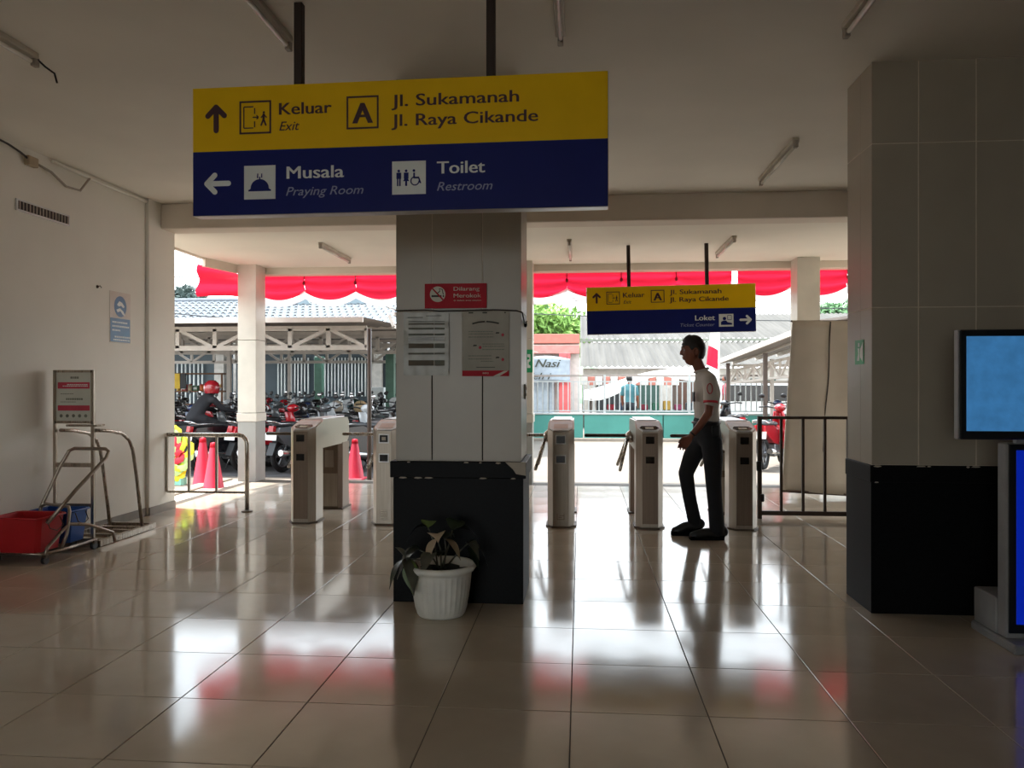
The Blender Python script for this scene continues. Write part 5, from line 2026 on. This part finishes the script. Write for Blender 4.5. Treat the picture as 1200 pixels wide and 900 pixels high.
# clothes rack like people at the stall: two customers
def bystander(x, y, rz, top, bottom, label):
    Pn = thing('person', (x, y, -.05), rz=rz, label=label, cat='person')
    nd = [((0, 0, .92), .10, .13), ((0, 0, 1.10), .09, .12), ((.0, 0, 1.28), .10, .15), ((0, 0, 1.38), .08, .12), ((0, 0, 1.46), .05),
          ((0, -.17, 1.36), .05), ((.02, -.21, 1.10), .04), ((.10, -.20, .90), .028), ((.13, -.19, .82), .025),
          ((0, .17, 1.36), .05), ((.02, .21, 1.10), .04), ((.08, .21, .88), .028), ((.10, .20, .80), .025)]
    ed = [(0, 1), (1, 2), (2, 3), (3, 4), (3, 5), (5, 6), (6, 7), (7, 8), (3, 9), (9, 10), (10, 11), (11, 12)]
    lg = [((0, 0, .92), .11, .13), ((0, -.10, .82), .085), ((.04, -.10, .48), .06), ((-.03, -.10, .10), .045), ((.08, -.10, .05), .04),
          ((0, .10, .82), .085), ((-.02, .10, .48), .06), ((-.05, .10, .10), .045), ((.06, .10, .05), .04)]
    le = [(0, 1), (1, 2), (2, 3), (3, 4), (0, 5), (5, 6), (6, 7), (7, 8)]
    fuse([skin_mesh(nd, ed, 0, 2), skin_mesh(lg, le, 0, 2), mb_mesh(MB().ball((.02, 0, 1.57), (.092, .075, .118), 14, 10).ball((.115, 0, 1.56), (.014, .012, .018), 8, 6).cyl((0, 0, 1.44), (.01, 0, 1.5), .05))],
         'body', M_skin, Pn, .013, 2)
    sh = [(n_[0], n_[1] + .012, (n_[2] if len(n_) > 2 else n_[1]) + .012) for n_ in nd[:4]] + [((0, -.17, 1.35), .062), ((.01, -.20, 1.18), .056), ((0, .17, 1.35), .062), ((.01, .20, 1.18), .056)]
    fuse([skin_mesh(sh, [(0, 1), (1, 2), (2, 3), (3, 4), (4, 5), (3, 6), (6, 7)], 0, 2)], 'shirt', mat('shirt ' + top, top, rough=.8), Pn, .016, 2)
    tn = [(n_[0], n_[1] + .013, (n_[2] if len(n_) > 2 else n_[1]) + .013) for n_ in lg if n_[0][2] > .09]
    fuse([skin_mesh(tn, [(0, 1), (1, 2), (2, 3), (0, 4), (4, 5), (5, 6)], 0, 2)], 'trousers', mat('trousers ' + bottom, bottom, rough=.85), Pn, .016, 2)
    MB().ball((-.012, 0, 1.60), (.098, .084, .105), 14, 10).build('hair', M_hair, Pn)


bystander(3.95, 21.9, 2.8, 'a03848', '22242c', 'far bystander in a plum shirt at the right of the street stall')
bystander(1.3, 21.15, 1.2, '3c6a70', '20242a', 'far bystander in a teal shirt behind the bar fence')

# ================================================================== flags, right shelter
def feather_flag(x, y, label, h=3.0):
    F_ = thing('feather_flag', (x, y, -.05), label=label, cat='flag')
    MB().cyl((0, 0, 0), (0, 0, h), .018, n=8).build('pole', M_lite, F_)
    segs = [(.30, .70, M_wc, 'white_cloth'), (.70, 1.25, M_rc, 'red_cloth'), (1.25, 1.75, M_wc, 'white_cloth'), (1.75, 2.15, M_rc, 'red_cloth'), (2.15, 2.9, M_wc, 'white_cloth')]
    for za, zb, m_, nm in segs:
        mb = MB()
        vs, fs = [], []
        for j in range(7):
            z = za + (zb - za) * j / 6
            w = .10 + .17 * abs(sin(z * 2.1 + 1.2)) * (1 - z / 3.6) + .05
            for i in range(5):
                u = i / 4
                vs.append((-.02 - w * u, .03 * sin(u * 5 + z * 4), z + .1 * u))
        for j in range(6):
            for i in range(4):
                a = j * 5 + i
                fs.append((a, a + 1, a + 6, a + 5))
        mb.add(vs, fs, True)
        mb.build(nm, m_, F_)


feather_flag(2.85, 16.6, 'tall narrow red and white feather flag right behind the walking man')

RS = thing('right_shelter', (0, 0, 0), label='open shelter with sloping pale roof and white trusses on the right', cat='shelter')
ra, rb_, rc_, rd_ = (3.06, 19.3, 1.84), (4.22, 14.4, 2.49), (9.6, 16.5, 3.3), (8.2, 25.0, 2.7)
t_ = .05
MB().add([ra, rb_, rc_, rd_] + [(p[0], p[1], p[2] + t_) for p in (ra, rb_, rc_, rd_)],
         [(0, 1, 2, 3), (7, 6, 5, 4), (0, 4, 5, 1), (1, 5, 6, 2), (2, 6, 7, 3), (3, 7, 4, 0)]).build('roof_sheet', M_roofs, RS)
MB().bar(ra, rb_, .05, .10).build('eave_strip', M_wst, RS)
for k in range(1, 7):
    f = k / 7
    a = Vector(ra).lerp(Vector(rd_), f) - Vector((0, 0, .04))
    b = Vector(rb_).lerp(Vector(rc_), f) - Vector((0, 0, .04))
    MB().bar(a, b, .05, .07).build('purlin', M_wst, RS)
A_, B_ = Vector((3.55, 19.2, 1.70)), Vector((4.9, 15.2, 2.12))
C_, D_ = Vector((3.55, 19.2, 1.42)), Vector((4.9, 15.2, 1.66))
MB().bar(A_, B_, .05).build('top_chord', M_wst, RS)
MB().bar(C_, D_, .05).build('bottom_chord', M_wst, RS)
for k in range(13):
    f = k / 12
    MB().bar(C_.lerp(D_, f), A_.lerp(B_, f), .045).build('upright', M_wst, RS)
    if k < 12:
        MB().bar(C_.lerp(D_, f + (k % 2) / 12), A_.lerp(B_, f + ((k + 1) % 2) / 12), .04).build('brace', M_wst, RS)
truss(RS, 3.7, 10.5, 19.6, 1.45, 1.85, 9, .05)
for x, y, z, m_ in ((3.38, 18.5, 1.88, M_bst), (3.85, 16.9, 2.05, M_bst), (4.6, 19.5, 2.0, M_wst), (5.6, 15.6, 2.4, M_wst)):
    MB().bar((x, y, -.05), (x, y, z), .08).build('post', m_, RS)

# houses behind right shelter
RH = thing('house', (7.4, 27.6, 0), label='low pale house with dark doorways behind the right shelter', cat='house')
MB().box(-3.2, 3.2, 0, 1.5, -.05, 1.35).build('wall', M_lite, RH)
for k in range(6):
    MB().bbox(-2.9 + k * 1.0, -2.3 + k * 1.0, -.03, .02, -.03, .95 + .1 * (k % 2), .01).build('doorway' if k % 2 else 'window_pane', mat('dark window glass', '3a4644', rough=.3), RH)
for k in range(16):
    MB().prism([(-3.2 + k * .4, 1.20), (-2.8 + k * .4, 1.20), (-3.0 + k * .4, 1.02)], 'y', -.52, -.5).build('scallop', M_white, RH)
MB().bbox(-3.3, 3.3, -.6, .05, 1.2, 1.28, .01).build('awning', M_tarp, RH)

# parked van seen behind the right shelter
VN = thing('van', (5.6, 24.4, -.05), rz=radians(8), label='white van parked behind the right shelter', cat='van')
M_van = mat('white van paint', 'e0e0de', rough=.25, coat=.5)
MB().prism([(-1.9, .35), (1.9, .35), (1.95, .75), (1.35, .95), (.9, 1.5), (-1.8, 1.55), (-1.95, .8)], 'y', -.75, .75).build('body', M_van, VN)
MB().prism([(-1.6, .95), (.78, .95), (.62, 1.4), (-1.6, 1.42)], 'y', -.765, -.745).build('side_window', M_glass, VN)
for x in (-1.2, 1.25):
    w = torus(MB(), (x, -.68, .30), .23, .07, 18, 6).build('wheel', M_rub, VN)
    MB().cyl((x, -.74, .30), (x, -.66, .30), .16, n=12).build('hub', M_rim, w)
    w = torus(MB(), (x, .68, .30), .23, .07, 18, 6).build('wheel', M_rub, VN)
MB().bbox(1.88, 1.97, -.6, -.3, .6, .75, .01).build('headlamp', M_lens, VN)


# ================================================================== trees
M_bark = mat('bark', '5a4a3c', rough=.9, bump=.5)


def tree(name, x, y, zc, rx, rz_, m, n, label, leaf_s=.28, trunk=True):
    P = thing(name, (x, y, 0), label=label, cat='tree')
    r = random.Random(int(abs(x * 13 + y * 7)))
    blobs = [(r.uniform(-.65, .65) * rx, r.uniform(-.5, .5) * rx, zc + r.uniform(-.6, .6) * rz_, r.uniform(.35, .6)) for _ in range(12)]
    mb = MB()
    vs, fs = [], []
    for _ in range(n):
        bx, by, bz, br = blobs[r.randrange(12)]
        d = Vector((r.gauss(0, 1), r.gauss(0, 1), r.gauss(0, 1))).normalized() * (r.random() ** .35)
        c = Vector((bx + d.x * br * rx, by + d.y * br * rx, bz + d.z * br * rz_))
        a = Vector((r.gauss(0, 1), r.gauss(0, 1), r.gauss(0, 1))).normalized()
        b = a.orthogonal().normalized()
        s = leaf_s * r.uniform(.6, 1.3)
        o_ = len(vs)
        vs += [c - a * s, c + b * s * .4, c + a * s, c - b * s * .4]
        fs.append((o_, o_ + 1, o_ + 2, o_ + 3))
    mb.add(vs, fs)
    fo = mb.build('foliage', m, P, fix=False)
    fo['kind'] = 'stuff'
    if trunk:
        t = MB().tube([(0, 0, -.05), (.1, 0, zc * .4), (0, .05, zc)], [.28, .2, .1], 8)
        for q in range(5):
            b = blobs[q]
            t.tube([(0, 0, zc * .6), (b[0] * .5, b[1] * .5, (zc * .7 + b[2]) / 2), b[:3]], [.12, .08, .04], 6)
        t.build('trunk', M_bark, P)
    return P


M_t1 = mat('hazy grey-green foliage', '3f4d49', rough=.8, var=.2, scale=.8)
M_t2 = mat('bright green foliage', '6d9040', rough=.8, var=.3, scale=.6)  # bright yellowish green is the leaf colour itself
M_t3 = mat('mid green foliage', '4e7048', rough=.8, var=.3, scale=.6)
tree('tree', -23.6, 45, 6.15, 2.4, 1.3, M_t1, 5000, 'hazy grey-green tree top above the tiled roof at the far left', .22)
tree('tree', -30.5, 49, 6.0, 1.8, .9, M_t1, 2000, 'low hazy bush left of the grey-green tree at the left wall edge', .22)
tree('tree', -5.6, 44, 4.2, 2.6, 2.0, M_t2, 5000, 'bright green tree above the pink shop fascia', .24)
tree('tree', -1.6, 49, 4.4, 2.4, 2.0, M_t2, 5000, 'yellowish green tree just left of the small sign', .24)
tree('tree', -6.0, 61, 7.3, 3.6, 2.4, M_t3, 5000, 'darker green tree rising behind the bright ones', .30)
tree('tree', 14.6, 46, 4.9, 1.8, 1.3, M_t3, 2600, 'small tree top beside the wrapped board on the right', .22)
HL = MB()
vs, fs = [], []
for j in range(9):
    for i in range(31):
        u, v = i / 30, j / 8
        vs.append((-14 + 22 * u, 58 + 18 * v, (7.2 * math.exp(-((u - .5) / .22) ** 2)) * sin(min(1, v * 1.4) * pi / 2) + .25 * sin(i * 1.9 + j) - .3))
for j in range(8):
    for i in range(30):
        a = j * 31 + i
        fs.append((a, a + 1, a + 32, a + 31))
HL.add(vs, fs, True)
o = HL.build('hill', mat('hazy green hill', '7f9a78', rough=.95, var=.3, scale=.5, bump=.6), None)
tag(o, kind='structure')

# ================================================================== overhead wires
M_wire = mat('black wire', '2a2c2e', rough=.7)


def wire(a, b, sag, label):
    a, b = Vector(a), Vector(b)
    mb = MB().tube([tuple(a.lerp(b, q / 16) + Vector((0, 0, -sag * 4 * (q / 16) * (1 - q / 16)))) for q in range(17)], .016, 5)
    o = mb.build('overhead_wire', M_wire)
    tag(o, label, 'wire', 'overhead wires')


wire((-22, 23, 5.0), (-8, 24, 4.75), .1, 'topmost overhead wire crossing the sky at the far left')
wire((-22, 22.5, 4.7), (-4, 23, 2.9), .2, 'overhead wire sloping down across the tiled roof on the left')
wire((-3.5, 27.5, 4.5), (16, 27.5, 4.0), .25, 'overhead wire crossing behind the small sign, upper of the two')
wire((-3.5, 28, 4.0), (16, 28, 3.6), .2, 'overhead wire crossing behind the small sign, lower of the two')

# hall side and rear surroundings seen only through the far openings: a plain platform edge
struct('floor_platform', MB().box(-12, 20, -16, YB - .2, -.05, -.01), M_conc)
